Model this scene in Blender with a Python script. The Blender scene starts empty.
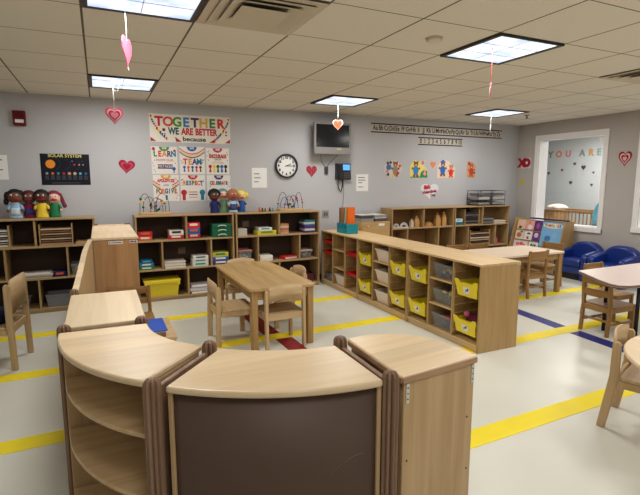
import bpy, bmesh, math, random
from mathutils import Vector, Matrix
random.seed(7)
C = bpy.context.scene.collection
PI = math.pi
H = 1.44          # camera height
CEIL = 2.39
BACK = 6.17       # back wall
RIGHT = 6.72      # right wall

# ------------------------------------------------------------------ materials
def lin(c):
    out = []
    for v in c[:3]:
        v = v / 255.0
        out.append(v / 12.92 if v <= 0.04045 else ((v + 0.055) / 1.055) ** 2.4)
    return (out[0], out[1], out[2], 1.0)

MATS = {}
def mat(name, rgb, rough=0.55, spec=0.3, metal=0.0, noise=0.0, nscale=8.0, alpha=1.0, coat=0.0, bump=0.0):
    if name in MATS: return MATS[name]
    m = bpy.data.materials.new(name); m.use_nodes = True
    nt = m.node_tree; b = nt.nodes['Principled BSDF']
    b.inputs['Base Color'].default_value = lin(rgb)
    b.inputs['Roughness'].default_value = rough
    b.inputs['Specular IOR Level'].default_value = spec
    b.inputs['Metallic'].default_value = metal
    b.inputs['Coat Weight'].default_value = coat
    b.inputs['Alpha'].default_value = alpha
    tc = nt.nodes.new('ShaderNodeTexCoord')
    n = nt.nodes.new('ShaderNodeTexNoise'); n.inputs['Scale'].default_value = nscale; n.inputs['Detail'].default_value = 4
    nt.links.new(tc.outputs['Object'], n.inputs['Vector'])
    if noise > 0:
        mr = nt.nodes.new('ShaderNodeMapRange')
        mr.inputs['To Min'].default_value = 1 - noise; mr.inputs['To Max'].default_value = 1 + noise
        nt.links.new(n.outputs['Fac'], mr.inputs['Value'])
        mx = nt.nodes.new('ShaderNodeVectorMath'); mx.operation = 'SCALE'
        mx.inputs[0].default_value = lin(rgb)[:3]
        nt.links.new(mr.outputs['Result'], mx.inputs['Scale'])
        nt.links.new(mx.outputs['Vector'], b.inputs['Base Color'])
    if bump > 0:
        bp = nt.nodes.new('ShaderNodeBump'); bp.inputs['Strength'].default_value = bump; bp.inputs['Distance'].default_value = 0.01
        nt.links.new(n.outputs['Fac'], bp.inputs['Height']); nt.links.new(bp.outputs['Normal'], b.inputs['Normal'])
    MATS[name] = m
    return m

def wood(name, light, dark, axis='z', rough=0.42, plank=0.0, plank_axis='x', spec=0.35):
    """procedural timber: stretched noise along the grain, optional glued staves of slightly different tone"""
    if name in MATS: return MATS[name]
    m = bpy.data.materials.new(name); m.use_nodes = True
    nt = m.node_tree; b = nt.nodes['Principled BSDF']
    b.inputs['Roughness'].default_value = rough
    b.inputs['Specular IOR Level'].default_value = spec
    tc = nt.nodes.new('ShaderNodeTexCoord')
    mp = nt.nodes.new('ShaderNodeMapping')
    s = {'x': (1.6, 26, 26), 'y': (26, 1.6, 26), 'z': (26, 26, 1.6)}[axis]
    mp.inputs['Scale'].default_value = s
    nt.links.new(tc.outputs['Object'], mp.inputs['Vector'])
    n = nt.nodes.new('ShaderNodeTexNoise'); n.inputs['Scale'].default_value = 1.0
    n.inputs['Detail'].default_value = 5; n.inputs['Distortion'].default_value = 0.6
    nt.links.new(mp.outputs['Vector'], n.inputs['Vector'])
    rp = nt.nodes.new('ShaderNodeValToRGB')
    rp.color_ramp.elements[0].position = 0.3; rp.color_ramp.elements[0].color = lin(dark)
    rp.color_ramp.elements[1].position = 0.65; rp.color_ramp.elements[1].color = lin(light)
    nt.links.new(n.outputs['Fac'], rp.inputs['Fac'])
    out = rp.outputs['Color']
    if plank > 0:
        sx = nt.nodes.new('ShaderNodeSeparateXYZ'); nt.links.new(tc.outputs['Object'], sx.inputs[0])
        dv = nt.nodes.new('ShaderNodeMath'); dv.operation = 'DIVIDE'; dv.inputs[1].default_value = plank
        nt.links.new(sx.outputs[{'x': 0, 'y': 1, 'z': 2}[plank_axis]], dv.inputs[0])
        fl = nt.nodes.new('ShaderNodeMath'); fl.operation = 'FLOOR'; nt.links.new(dv.outputs[0], fl.inputs[0])
        wn = nt.nodes.new('ShaderNodeTexWhiteNoise'); wn.noise_dimensions = '1D'
        nt.links.new(fl.outputs[0], wn.inputs['W'])
        mr = nt.nodes.new('ShaderNodeMapRange'); mr.inputs['To Min'].default_value = 0.86; mr.inputs['To Max'].default_value = 1.06
        nt.links.new(wn.outputs['Value'], mr.inputs['Value'])
        vm = nt.nodes.new('ShaderNodeVectorMath'); vm.operation = 'SCALE'
        nt.links.new(out, vm.inputs[0]); nt.links.new(mr.outputs['Result'], vm.inputs['Scale'])
        out = vm.outputs['Vector']
    nt.links.new(out, b.inputs['Base Color'])
    MATS[name] = m
    return m

def glass(name, tint=(252, 252, 252), refl=0.05):
    m = bpy.data.materials.new(name); m.use_nodes = True; nt = m.node_tree
    nt.nodes.remove(nt.nodes['Principled BSDF'])
    o = nt.nodes['Material Output']
    t = nt.nodes.new('ShaderNodeBsdfTransparent'); t.inputs[0].default_value = lin(tint)
    g = nt.nodes.new('ShaderNodeBsdfGlossy'); g.inputs['Roughness'].default_value = 0.03
    mx = nt.nodes.new('ShaderNodeMixShader'); mx.inputs[0].default_value = refl
    nt.links.new(t.outputs[0], mx.inputs[1]); nt.links.new(g.outputs[0], mx.inputs[2]); nt.links.new(mx.outputs[0], o.inputs['Surface'])
    MATS[name] = m
    return m

def ceiling_mat():
    m = bpy.data.materials.new('ceiling_tiles'); m.use_nodes = True; nt = m.node_tree; b = nt.nodes['Principled BSDF']
    b.inputs['Roughness'].default_value = 0.9; b.inputs['Specular IOR Level'].default_value = 0.1
    tc = nt.nodes.new('ShaderNodeTexCoord'); sx = nt.nodes.new('ShaderNodeSeparateXYZ')
    nt.links.new(tc.outputs['Object'], sx.inputs[0])
    def line(sock, off, half):
        a = nt.nodes.new('ShaderNodeMath'); a.operation = 'ADD'; a.inputs[1].default_value = off; nt.links.new(sock, a.inputs[0])
        p = nt.nodes.new('ShaderNodeMath'); p.operation = 'PINGPONG'; p.inputs[1].default_value = 0.305; nt.links.new(a.outputs[0], p.inputs[0])
        l = nt.nodes.new('ShaderNodeMath'); l.operation = 'LESS_THAN'; l.inputs[1].default_value = half; nt.links.new(p.outputs[0], l.inputs[0])
        return l.outputs[0]
    lx = line(sx.outputs[0], 0.03, 0.0065)
    ly = line(sx.outputs[1], -2.41, 0.0045)
    mx = nt.nodes.new('ShaderNodeMath'); mx.operation = 'MAXIMUM'; nt.links.new(lx, mx.inputs[0]); nt.links.new(ly, mx.inputs[1])
    n = nt.nodes.new('ShaderNodeTexNoise'); n.inputs['Scale'].default_value = 90; n.inputs['Detail'].default_value = 3
    nt.links.new(tc.outputs['Object'], n.inputs['Vector'])
    r = nt.nodes.new('ShaderNodeValToRGB')
    r.color_ramp.elements[0].color = lin((217, 211, 200)); r.color_ramp.elements[1].color = lin((223, 217, 207))
    r.color_ramp.elements[0].position = .35; r.color_ramp.elements[1].position = .6
    nt.links.new(n.outputs['Fac'], r.inputs['Fac'])
    mix = nt.nodes.new('ShaderNodeMix'); mix.data_type = 'RGBA'
    nt.links.new(mx.outputs[0], mix.inputs['Factor']); nt.links.new(r.outputs['Color'], mix.inputs[6])
    mix.inputs[7].default_value = lin((104, 94, 82))
    nt.links.new(mix.outputs[2], b.inputs['Base Color'])
    return m

def emit(name, rgb, strength):
    m = bpy.data.materials.new(name); m.use_nodes = True; nt = m.node_tree; b = nt.nodes['Principled BSDF']
    b.inputs['Base Color'].default_value = lin(rgb)
    b.inputs['Emission Color'].default_value = lin(rgb); b.inputs['Emission Strength'].default_value = strength
    MATS[name] = m
    return m

MAPLE = wood('maple_top', (224, 200, 164), (216, 189, 150), 'x', 0.33, 0.11, 'y')
MAPLE_Y = wood('maple_top_long', (224, 202, 168), (215, 190, 153), 'y', 0.33, 0.13, 'x')
MAPLE_S = wood('maple_side', (186, 156, 116), (170, 138, 97), 'z', 0.42)
BIRCH = wood('birch_chair', (196, 168, 128), (178, 148, 106), 'z', 0.4)
BIRCH_H = wood('birch_seat', (200, 172, 132), (184, 152, 110), 'x', 0.4)
BEECH = wood('beech_panel', (182, 150, 102), (166, 132, 84), 'z', 0.42)
BEECH_H = wood('beech_board', (198, 166, 118), (182, 146, 98), 'x', 0.4)
BEECH_Y = wood('beech_top', (208, 178, 132), (194, 162, 112), 'y', 0.38)
SHELF = wood('shelf_board', (178, 150, 110), (158, 128, 88), 'x', 0.42)
SHELF_V = wood('shelf_upright', (172, 142, 100), (154, 122, 80), 'z', 0.42)
OAK = wood('oak_chair', (158, 120, 72), (132, 96, 52), 'z', 0.38)
OAK_H = wood('oak_slat', (162, 124, 76), (136, 100, 56), 'x', 0.38)
TABLE = wood('table_top', (196, 164, 112), (172, 136, 84), 'y', 0.3, 0.07, 'x')
TABLE_V = wood('table_leg', (170, 136, 88), (148, 112, 66), 'z', 0.4)
PALE_TOP = wood('pale_top', (226, 206, 184), (214, 192, 168), 'x', 0.4)
ROUND_TOP = wood('round_top', (224, 202, 168), (212, 186, 150), 'y', 0.35)
BROWN = wood('brown_connector', (136, 106, 84), (112, 84, 66), 'z', 0.45)
EDGE = wood('edge_wood', (170, 134, 100), (146, 110, 80), 'x', 0.4)
HARD = mat('brown_hardboard', (80, 61, 50), 0.5, 0.3, noise=0.06, nscale=5)
BACKP = mat('dark_back_panel', (58, 42, 33), 0.6, 0.2, noise=0.08)
BACKL = mat('wood_back_panel', (132, 96, 60), 0.6, 0.2, noise=0.08)
WALL = mat('wall_paint', (184, 184, 188), 0.75, 0.2, noise=0.02, nscale=3)
WALLR = mat('wall_paint_right', (178, 172, 168), 0.75, 0.2, noise=0.02, nscale=3)
FLOOR = mat('floor_vinyl', (212, 211, 200), 0.32, 0.35, noise=0.045, nscale=2.2)
WHITE = mat('white_paint', (232, 230, 230), 0.45, 0.3, noise=0.02)
PAPER = mat('paper', (232, 232, 230), 0.8, 0.1, noise=0.02)
INK = mat('ink', (46, 46, 50), 0.7, 0.1)
YTAPE = mat('yellow_tape', (240, 218, 40), 0.5, 0.3, noise=0.06, nscale=9)
BTAPE = mat('blue_tape', (36, 42, 116), 0.5, 0.3, noise=0.05)
RTAPE = mat('red_tape', (140, 26, 34), 0.5, 0.3, noise=0.05)
YBIN = mat('yellow_plastic', (234, 212, 42), 0.35, 0.4, noise=0.03)
YTUB = mat('yellow_tub_plastic', (222, 202, 44), 0.4, 0.4, noise=0.04)
WBIN = mat('white_plastic', (230, 214, 198), 0.4, 0.35, noise=0.02)
RBIN = mat('red_plastic', (188, 28, 34), 0.4, 0.35, noise=0.03)
CLEAR = mat('clear_plastic', (170, 172, 174), 0.15, 0.5, alpha=0.22)
CLEARG = mat('grey_clear_plastic', (140, 140, 142), 0.2, 0.5, alpha=0.6)
BLUEV = mat('blue_vinyl', (20, 48, 124), 0.3, 0.5, noise=0.05, nscale=4)
BLACK = mat('black_plastic', (26, 26, 29), 0.4, 0.4)
BLACKM = mat('black_metal', (24, 24, 28), 0.4, 0.4, metal=0.4)
GREYP = mat('grey_plastic', (150, 148, 146), 0.45, 0.4)
GREYD = mat('dark_grey', (86, 84, 84), 0.5, 0.3)
STEEL = mat('steel_plate', (208, 202, 192), 0.35, 0.5, metal=0.5)
SCREEN = mat('dark_screen', (14, 16, 22), 0.12, 0.5)
NAVY = mat('navy_cloth', (28, 36, 60), 0.8, 0.1, noise=0.1, nscale=30)
STRING = mat('white_string', (226, 226, 222), 0.8, 0.1)
RSTRING = mat('red_string', (226, 92, 88), 0.8, 0.1)
LAM = mat('pinkish_laminate', (212, 194, 186), 0.35, 0.35, noise=0.02)
TEAL = mat('turquoise_plastic', (22, 140, 158), 0.4, 0.35)
CARD = wood('tan_cabinet', (192, 156, 106), (176, 138, 88), 'x', 0.5)
COL = {}
def col(r, g, b, rough=0.6):
    k = (r, g, b)
    if k not in COL: COL[k] = mat('colour_%02x%02x%02x' % k, k, rough, 0.25, noise=0.04, nscale=20)
    return COL[k]
RED = col(178, 38, 48); ORANGE = col(212, 92, 46); GREEN = col(26, 98, 68); PURPLE = col(96, 52, 120); BLUE = col(36, 96, 170)
YELLOW = col(234, 196, 52); PINK = col(232, 112, 142); LBLUE = col(84, 170, 214); MAROON = col(120, 30, 44); BROWNC = col(110, 66, 40)

# ------------------------------------------------------------------ mesh helpers
class MB:
    def __init__(s): s.bm = bmesh.new()
    def face(s, pts, smooth=False):
        f = s.bm.faces.new([s.bm.verts.new(p) for p in pts]); f.smooth = smooth; return s
    def box(s, x0, x1, y0, y1, z0, z1, M=None):
        vs = [(x, y, z) for x in (x0, x1) for y in (y0, y1) for z in (z0, z1)]
        if M is not None: vs = [M @ Vector(v) for v in vs]
        v = [s.bm.verts.new(p) for p in vs]
        for q in ((0, 1, 3, 2), (4, 6, 7, 5), (0, 4, 5, 1), (2, 3, 7, 6), (0, 2, 6, 4), (1, 5, 7, 3)):
            s.bm.faces.new([v[i] for i in q])
        return s
    def hexa(s, bot, top):
        v = [s.bm.verts.new(p) for p in list(bot) + list(top)]; n = len(bot)
        s.bm.faces.new(v[:n][::-1]); s.bm.faces.new(v[n:])
        for i in range(n): s.bm.faces.new([v[i], v[(i + 1) % n], v[n + (i + 1) % n], v[n + i]])
        return s
    def prism(s, pts, z0, z1):
        return s.hexa([(x, y, z0) for x, y in pts], [(x, y, z1) for x, y in pts])
    def extr(s, pts, vec):
        v = Vector(vec); return s.hexa([Vector(p) for p in pts], [Vector(p) + v for p in pts])
    def cyl(s, p0, p1, r0, r1=None, seg=14, smooth=True):
        r1 = r0 if r1 is None else r1
        p0, p1 = Vector(p0), Vector(p1); d = (p1 - p0).normalized()
        a = d.orthogonal().normalized(); b = d.cross(a)
        R = []
        for p, r in ((p0, r0), (p1, r1)):
            R.append([s.bm.verts.new(p + (a * math.cos(2 * PI * i / seg) + b * math.sin(2 * PI * i / seg)) * r) for i in range(seg)])
        s.bm.faces.new(R[0][::-1]); s.bm.faces.new(R[1])
        for i in range(seg):
            f = s.bm.faces.new([R[0][i], R[0][(i + 1) % seg], R[1][(i + 1) % seg], R[1][i]]); f.smooth = smooth
        return s
    def sphere(s, c, r, sc=(1, 1, 1), seg=16, rings=10):
        M = Matrix.Translation(c) @ Matrix.Diagonal((r * sc[0], r * sc[1], r * sc[2], 1))
        g = bmesh.ops.create_uvsphere(s.bm, u_segments=seg, v_segments=rings, radius=1, matrix=M)
        for v in g['verts']:
            for f in v.link_faces: f.smooth = True
        return s
    def lathe(s, prof, c=(0, 0, 0), seg=20, lobes=0, amp=0.0, sx=1, sy=1, flat=False):
        rings = []
        for r, z in prof:
            ring = []
            for i in range(seg):
                a = 2 * PI * i / seg
                k = r * (1 + (amp * abs(math.cos(lobes * a / 2)) - amp if lobes else 0))
                ring.append(s.bm.verts.new((c[0] + k * math.cos(a) * sx, c[1] + k * math.sin(a) * sy, c[2] + z)))
            rings.append(ring)
        s.bm.faces.new(rings[0][::-1]); s.bm.faces.new(rings[-1])
        for j in range(len(rings) - 1):
            for i in range(seg):
                f = s.bm.faces.new([rings[j][i], rings[j][(i + 1) % seg], rings[j + 1][(i + 1) % seg], rings[j + 1][i]]); f.smooth = not flat
        return s
    def tube(s, path, r, seg=8, closed=False):
        P = [Vector(p) for p in path]; n = len(P); rings = []
        up = None
        for i in range(n):
            d = (P[min(i + 1, n - 1)] - P[max(i - 1, 0)]).normalized()
            if up is None: a = d.orthogonal().normalized()
            else:
                a = (up - d * up.dot(d))
                a = a.normalized() if a.length > 1e-6 else d.orthogonal().normalized()
            up = a; b = d.cross(a)
            rings.append([s.bm.verts.new(P[i] + (a * math.cos(2 * PI * k / seg) + b * math.sin(2 * PI * k / seg)) * r) for k in range(seg)])
        s.bm.faces.new(rings[0][::-1]); s.bm.faces.new(rings[-1])
        for j in range(n - 1):
            for k in range(seg):
                f = s.bm.faces.new([rings[j][k], rings[j][(k + 1) % seg], rings[j + 1][(k + 1) % seg], rings[j + 1][k]]); f.smooth = True
        return s
    def sector(s, cx, cy, r0, r1, a0, a1, z0, z1, n=24):
        A = [math.radians(a0 + (a1 - a0) * i / n) for i in range(n + 1)]
        pts = [(cx + r1 * math.cos(a), cy + r1 * math.sin(a)) for a in A]
        pts += [(cx + r0 * math.cos(a), cy + r0 * math.sin(a)) for a in reversed(A)]
        lo = [s.bm.verts.new((x, y, z0)) for x, y in pts]; hi = [s.bm.verts.new((x, y, z1)) for x, y in pts]
        N = len(pts)
        for i in range(N):
            f = s.bm.faces.new([lo[i], lo[(i + 1) % N], hi[(i + 1) % N], hi[i]])
            if i != n and i != N - 1: f.smooth = True
        for i in range(n):
            j = N - 1 - i
            s.bm.faces.new([hi[i], hi[i + 1], hi[j - 1], hi[j]]); s.bm.faces.new([lo[j], lo[j - 1], lo[i + 1], lo[i]])
        return s
    def tub(s, x0, x1, y0, y1, z0, z1, tx=0.02, ty=0.02, th=0.006):
        """open-topped tapered tub"""
        def rect(z, ex, ey): return [(x0 + ex, y0 + ey, z), (x1 - ex, y0 + ey, z), (x1 - ex, y1 - ey, z), (x0 + ex, y1 - ey, z)]
        ob = [s.bm.verts.new(p) for p in rect(z0, tx, ty)]; ot = [s.bm.verts.new(p) for p in rect(z1, 0, 0)]
        it = [s.bm.verts.new(p) for p in rect(z1, th, th)]; ib = [s.bm.verts.new(p) for p in rect(z0 + th, tx + th, ty + th)]
        s.bm.faces.new(ob[::-1]); s.bm.faces.new(ib)
        for i in range(4):
            j = (i + 1) % 4
            s.bm.faces.new([ob[i], ob[j], ot[j], ot[i]]); s.bm.faces.new([ot[i], ot[j], it[j], it[i]]); s.bm.faces.new([it[i], it[j], ib[j], ib[i]])
        return s
    def xf(s, M):
        bmesh.ops.transform(s.bm, matrix=M, verts=s.bm.verts[:]); return s

def rounded(x0, x1, y0, y1, r, n=5):
    pts = []
    for cx, cy, a in ((x1 - r, y1 - r, 0), (x0 + r, y1 - r, 90), (x0 + r, y0 + r, 180), (x1 - r, y0 + r, 270)):
        for i in range(n + 1):
            t = math.radians(a + 90 * i / n); pts.append((cx + r * math.cos(t), cy + r * math.sin(t)))
    return pts

def heart_pts(w, h, n=28):
    pts = []
    for i in range(n):
        t = 2 * PI * i / n
        x = 16 * math.sin(t) ** 3; y = 13 * math.cos(t) - 5 * math.cos(2 * t) - 2 * math.cos(3 * t) - math.cos(4 * t)
        pts.append((x / 32 * w, (y + 2.5) / 29 * h))
    return pts

def obj(name, mb, m, parent=None, bev=0.0, seg=2, loc=None, rz=0.0, sub=0):
    bmesh.ops.recalc_face_normals(mb.bm, faces=mb.bm.faces[:])
    me = bpy.data.meshes.new(name); mb.bm.to_mesh(me); mb.bm.free()
    me.materials.append(m)
    o = bpy.data.objects.new(name, me); C.objects.link(o)
    if parent is not None: o.parent = parent
    if loc is not None: o.location = loc
    o.rotation_euler[2] = rz
    if bev > 0:
        b = o.modifiers.new('bevel', 'BEVEL'); b.width = bev; b.segments = seg; b.limit_method = 'ANGLE'; b.angle_limit = math.radians(40)
    if sub:
        u = o.modifiers.new('subd', 'SUBSURF'); u.levels = sub; u.render_levels = sub
    return o

def tag(o, label, cat, group=None):
    o['label'] = label; o['category'] = cat
    if group: o['group'] = group
    return o
def thing(name, label, cat, loc=(0, 0, 0), rz=0.0, group=None):
    o = bpy.data.objects.new(name, None); C.objects.link(o); o.empty_display_size = 0.1
    o.location = loc; o.rotation_euler = (0, 0, rz)
    return tag(o, label, cat, group)
def struct(name, mb, m, parent=None, bev=0.0):
    o = obj(name, mb, m, parent, bev)
    if parent is None: o['kind'] = 'structure'
    return o
def copy_tree(o, parent=None):
    c = o.copy(); C.objects.link(c)
    if parent is not None: c.parent = parent
    for ch in [k for k in bpy.data.objects if k.parent == o]: copy_tree(ch, c)
    return c
def clone(src, loc, rz, label, group=None):
    c = copy_tree(src); c.location = loc; c.rotation_euler = (0, 0, rz); c['label'] = label
    if group: c['group'] = group
    return c

BOLD = None
def text(name, s, size, m, parent, M, depth=0.001, ax='CENTER', sx=1.0, fat=0.0, space=1.0):
    """flat lettering, converted to a mesh; M places its xy plane"""
    cu = bpy.data.curves.new(name, 'FONT'); cu.body = s; cu.size = size; cu.align_x = ax; cu.align_y = 'CENTER'
    cu.extrude = depth; cu.offset = fat; cu.resolution_u = 3; cu.space_character = space
    t = bpy.data.objects.new(name + '_curve', cu); C.objects.link(t)
    dg = bpy.context.evaluated_depsgraph_get(); dg.update()
    me = bpy.data.meshes.new_from_object(t.evaluated_get(dg))
    bpy.data.objects.remove(t); bpy.data.curves.remove(cu)
    me.name = name
    me.transform(M @ Matrix.Diagonal((sx, 1, 1, 1)))
    me.materials.clear(); me.materials.append(m)
    o = bpy.data.objects.new(name, me); C.objects.link(o)
    if parent is not None: o.parent = parent
    return o

# frames for things fixed to walls: local x along wall (to the viewer's right), local y up, local z out of the wall
def on_back(x, z, out=0.0, tilt=0.0):
    return Matrix.Translation((x, -out, z)) @ Matrix.Rotation(PI / 2, 4, 'X') @ Matrix.Rotation(tilt, 4, 'Z')
def on_side(y, z, out=0.0):      # a wall facing -x
    return Matrix.Translation((-out, y, z)) @ Matrix.Rotation(-PI / 2, 4, 'Z') @ Matrix.Rotation(PI / 2, 4, 'X')

# ------------------------------------------------------------------ camera
cam = bpy.data.cameras.new('camera'); co = bpy.data.objects.new('camera', cam); C.objects.link(co)
yaw, pitch = math.radians(25.0), math.atan(66.5 / 471)
co.location = (0, 0, H); co.rotation_euler = (PI / 2 - pitch, 0, -yaw)
cam.sensor_fit = 'HORIZONTAL'; cam.sensor_width = 36; cam.lens = 36 * 471 / 640; cam.clip_start = 0.02
bpy.context.scene.camera = co

# ------------------------------------------------------------------ room shell
X0, Y0 = -3.2, -3.4
NX = 8.8           # far wall of the nursery beyond the windows
b = MB().box(X0 - .1, NX + .1, Y0 - .1, 8.2, -0.1, 0); struct('floor', b, FLOOR)
b = MB().box(X0 - .1, NX + .1, Y0 - .1, 8.2, CEIL, CEIL + .1); struct('ceiling', b, ceiling_mat())
struct('wall_back', MB().box(X0 - .1, RIGHT, BACK, BACK + .1, 0, CEIL), WALL)
struct('wall_left', MB().box(X0 - .1, X0, Y0, BACK, 0, CEIL), WALL)
struct('wall_front', MB().box(X0 - .1, NX + .1, Y0 - .1, Y0, 0, CEIL), WALL)
W1 = (4.60, 5.73, 0.74, 2.12); W2 = (2.75, 4.03, 0.80, 2.09)
b = MB()
TH = 0.2
b.box(RIGHT, RIGHT + TH, Y0, W2[0], 0, CEIL); b.box(RIGHT, RIGHT + TH, W2[1], W1[0], 0, CEIL); b.box(RIGHT, RIGHT + TH, W1[1], BACK + .1, 0, CEIL)
for w in (W1, W2):
    b.box(RIGHT, RIGHT + TH, w[0], w[1], 0, w[2]); b.box(RIGHT, RIGHT + TH, w[0], w[1], w[3], CEIL)
struct('wall_right', b, WALLR)
NUR = mat('nursery_paint', (206, 211, 211), 0.75, 0.2, noise=0.02, nscale=3)
struct('wall_nursery_far', MB().box(NX, NX + .1, Y0, 8.1, 0, CEIL), NUR)
struct('wall_nursery_end', MB().box(RIGHT + TH, NX, 8.1, 8.2, 0, CEIL), NUR)
PANE = glass('window_glass')
for k, w in enumerate((W1, W2)):
    f = MB(); t = .07; p = .022
    f.box(RIGHT - p, RIGHT, w[0] - t, w[0], w[2] - t, w[3] + t); f.box(RIGHT - p, RIGHT, w[1], w[1] + t, w[2] - t, w[3] + t)
    f.box(RIGHT - p, RIGHT, w[0], w[1], w[3], w[3] + t); f.box(RIGHT - p - .012, RIGHT, w[0] - t, w[1] + t, w[2] - t, w[2])
    j = .012   # jamb lining
    f.box(RIGHT, RIGHT + TH, w[0], w[0] + j, w[2], w[3]); f.box(RIGHT, RIGHT + TH, w[1] - j, w[1], w[2], w[3])
    f.box(RIGHT, RIGHT + TH, w[0] + j, w[1] - j, w[3] - j, w[3]); f.box(RIGHT, RIGHT + TH, w[0] + j, w[1] - j, w[2], w[2] + j)
    fo = struct('window_%d' % (k + 1), f, WHITE, None, .003)
    obj('pane', MB().box(RIGHT + .03, RIGHT + .036, w[0] + j, w[1] - j, w[2] + j, w[3] - j), PANE, fo)
BASE = mat('baseboard_vinyl', (74, 66, 60), 0.5, 0.3)
struct('baseboard_back', MB().box(X0, RIGHT, BACK - .008, BACK, 0, .09), BASE)
struct('baseboard_right', MB().box(RIGHT - .008, RIGHT, Y0, BACK - .008, 0, .09), BASE)

# ------------------------------------------------------------------ ceiling fixtures
LENS = bpy.data.materials.new('light_lens'); LENS.use_nodes = True
nt = LENS.node_tree; bs = nt.nodes['Principled BSDF']
tc = nt.nodes.new('ShaderNodeTexCoord'); vo = nt.nodes.new('ShaderNodeTexNoise'); vo.inputs['Scale'].default_value = 5.0
rp = nt.nodes.new('ShaderNodeValToRGB')
rp.color_ramp.elements[0].color = lin((168, 196, 232)); rp.color_ramp.elements[1].color = lin((246, 250, 255))
rp.color_ramp.elements[0].position = .35; rp.color_ramp.elements[1].position = .6
nt.links.new(tc.outputs['Object'], vo.inputs['Vector']); nt.links.new(vo.outputs['Fac'], rp.inputs['Fac'])
nt.links.new(rp.outputs['Color'], bs.inputs['Emission Color']); bs.inputs['Emission Strength'].default_value = 1.0
bs.inputs['Base Color'].default_value = lin((200, 210, 220))
FRAME = mat('fixture_frame', (52, 50, 50), 0.5, 0.3)
LBAR = mat('lens_bar', (150, 172, 200), 0.5, 0.3)
S = 0.61
def fixture(cx, cy, label):
    t = thing('ceiling_light', label, 'ceiling light', (cx, cy, CEIL), 0, 'square lens lights in the ceiling')
    h = S / 2 - .004; q = .03
    f = MB()
    f.box(-h, -h + q, -h, h, -.014, 0); f.box(h - q, h, -h, h, -.014, 0); f.box(-h + q, h - q, -h, -h + q * .6, -.014, 0); f.box(-h + q, h - q, h - q * .6, h, -.014, 0)
    obj('frame', f, FRAME, t)
    obj('lens', MB().box(-h + q, h - q, -h + q * .6, h - q * .6, -.007, -.001), LENS, t)
    g = MB()
    for y in (-.1, .1): g.box(-h + q, h - q, y - .002, y + .002, -.009, -.007)
    g.box(-.002, .002, -h + q, h - q, -.009, -.007)
    obj('lens_ribs', g, LBAR, t)
    return t
def lamp(x, y, z, e, size=.52, colr=(1.0, .982, .945)):
    l = bpy.data.lights.new('lamp', 'AREA'); l.shape = 'SQUARE'; l.size = size; l.energy = e; l.color = colr
    o = bpy.data.objects.new('lamp', l); C.objects.link(o); o.location = (x, y, z)
LX = (-2.165, .275, 2.715, 5.155); LY = (-2.165, .275, 2.715, 5.155)
FL = {(.275, 2.715): 'ceiling light cut by the top of the photo beside the air vent', (.275, 5.155): 'ceiling light with a printed pink heart hanging below it, near the left poster wall',
      (2.715, 5.155): 'ceiling light in front of the television with an orange heart hanging below', (2.715, 2.715): 'large ceiling light with a red string hanging down, centre right',
      (5.155, 5.155): 'small-looking far ceiling light above the alphabet strip end'}
for x in LX:
    for y in LY:
        if (x, y) in FL: fixture(x, y, FL[(x, y)])
        lamp(x, y, CEIL - .03, 4 if x < -1 else 13 if x < 1 and y < 1 else 18.5)

def vent(cx, cy, label):
    t = thing('air_vent', label, 'air vent', (cx, cy, CEIL), 0, 'square air diffusers')
    VM = mat('vent_metal', (196, 184, 166), 0.5, 0.3)
    h = S / 2 - .004
    def frust(h0, z0, h1, z1, th=.003):
        m = MB()
        for k in range(4):
            R = Matrix.Rotation(k * PI / 2, 4, 'Z')
            q = [(-h0, -h0, z0), (h0, -h0, z0), (h1, -h1, z1), (-h1, -h1, z1)]
            m.hexa([R @ Vector(p) for p in q], [R @ (Vector(p) + Vector((0, 0, th))) for p in q])
        return m
    obj('backing', MB().box(-h, h, -h, h, -.002, 0), col(120, 112, 100), t)
    obj('frame', frust(h, -.012, h - .055, -.010), VM, t)
    for i, (a, c) in enumerate(((.25, .185), (.195, .13))):
        obj('louvre', frust(a, -.020 - .004 * i, c, -.006), VM, t)
    obj('centre_plate', MB().hexa([(-.14, -.14, -.03), (.14, -.14, -.03), (.14, .14, -.03), (-.14, .14, -.03)], [(-.09, -.09, -.008), (.09, -.09, -.008), (.09, .09, -.008), (-.09, .09, -.008)]), VM, t)
vent(.885, 2.715, 'square air diffuser at the top of the photo beside a light')
vent(4.545, 2.715, 'square air diffuser at the right edge of the photo')
d = tag(obj('smoke_detector', MB().lathe([(.055, -.006), (.05, -.022), (.03, -.03)], seg=20).lathe([(.06, 0), (.06, -.006)][::-1], seg=20), mat('beige_plastic', (214, 202, 182), .5), None, loc=(2.1, 2.69, CEIL)), 'pale round ceiling disc between the vent and the large light', 'detector')
d = tag(obj('sprinkler_head', MB().lathe([(.012, -.05), (.02, -.045), (.02, -.04), (.008, -.035), (.008, -.01), (.035, -.006), (.04, 0)], seg=14), GREYD, None, loc=(5.71, 5.12, CEIL)), 'tiny sprinkler head beside the far ceiling light', 'sprinkler')

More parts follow.
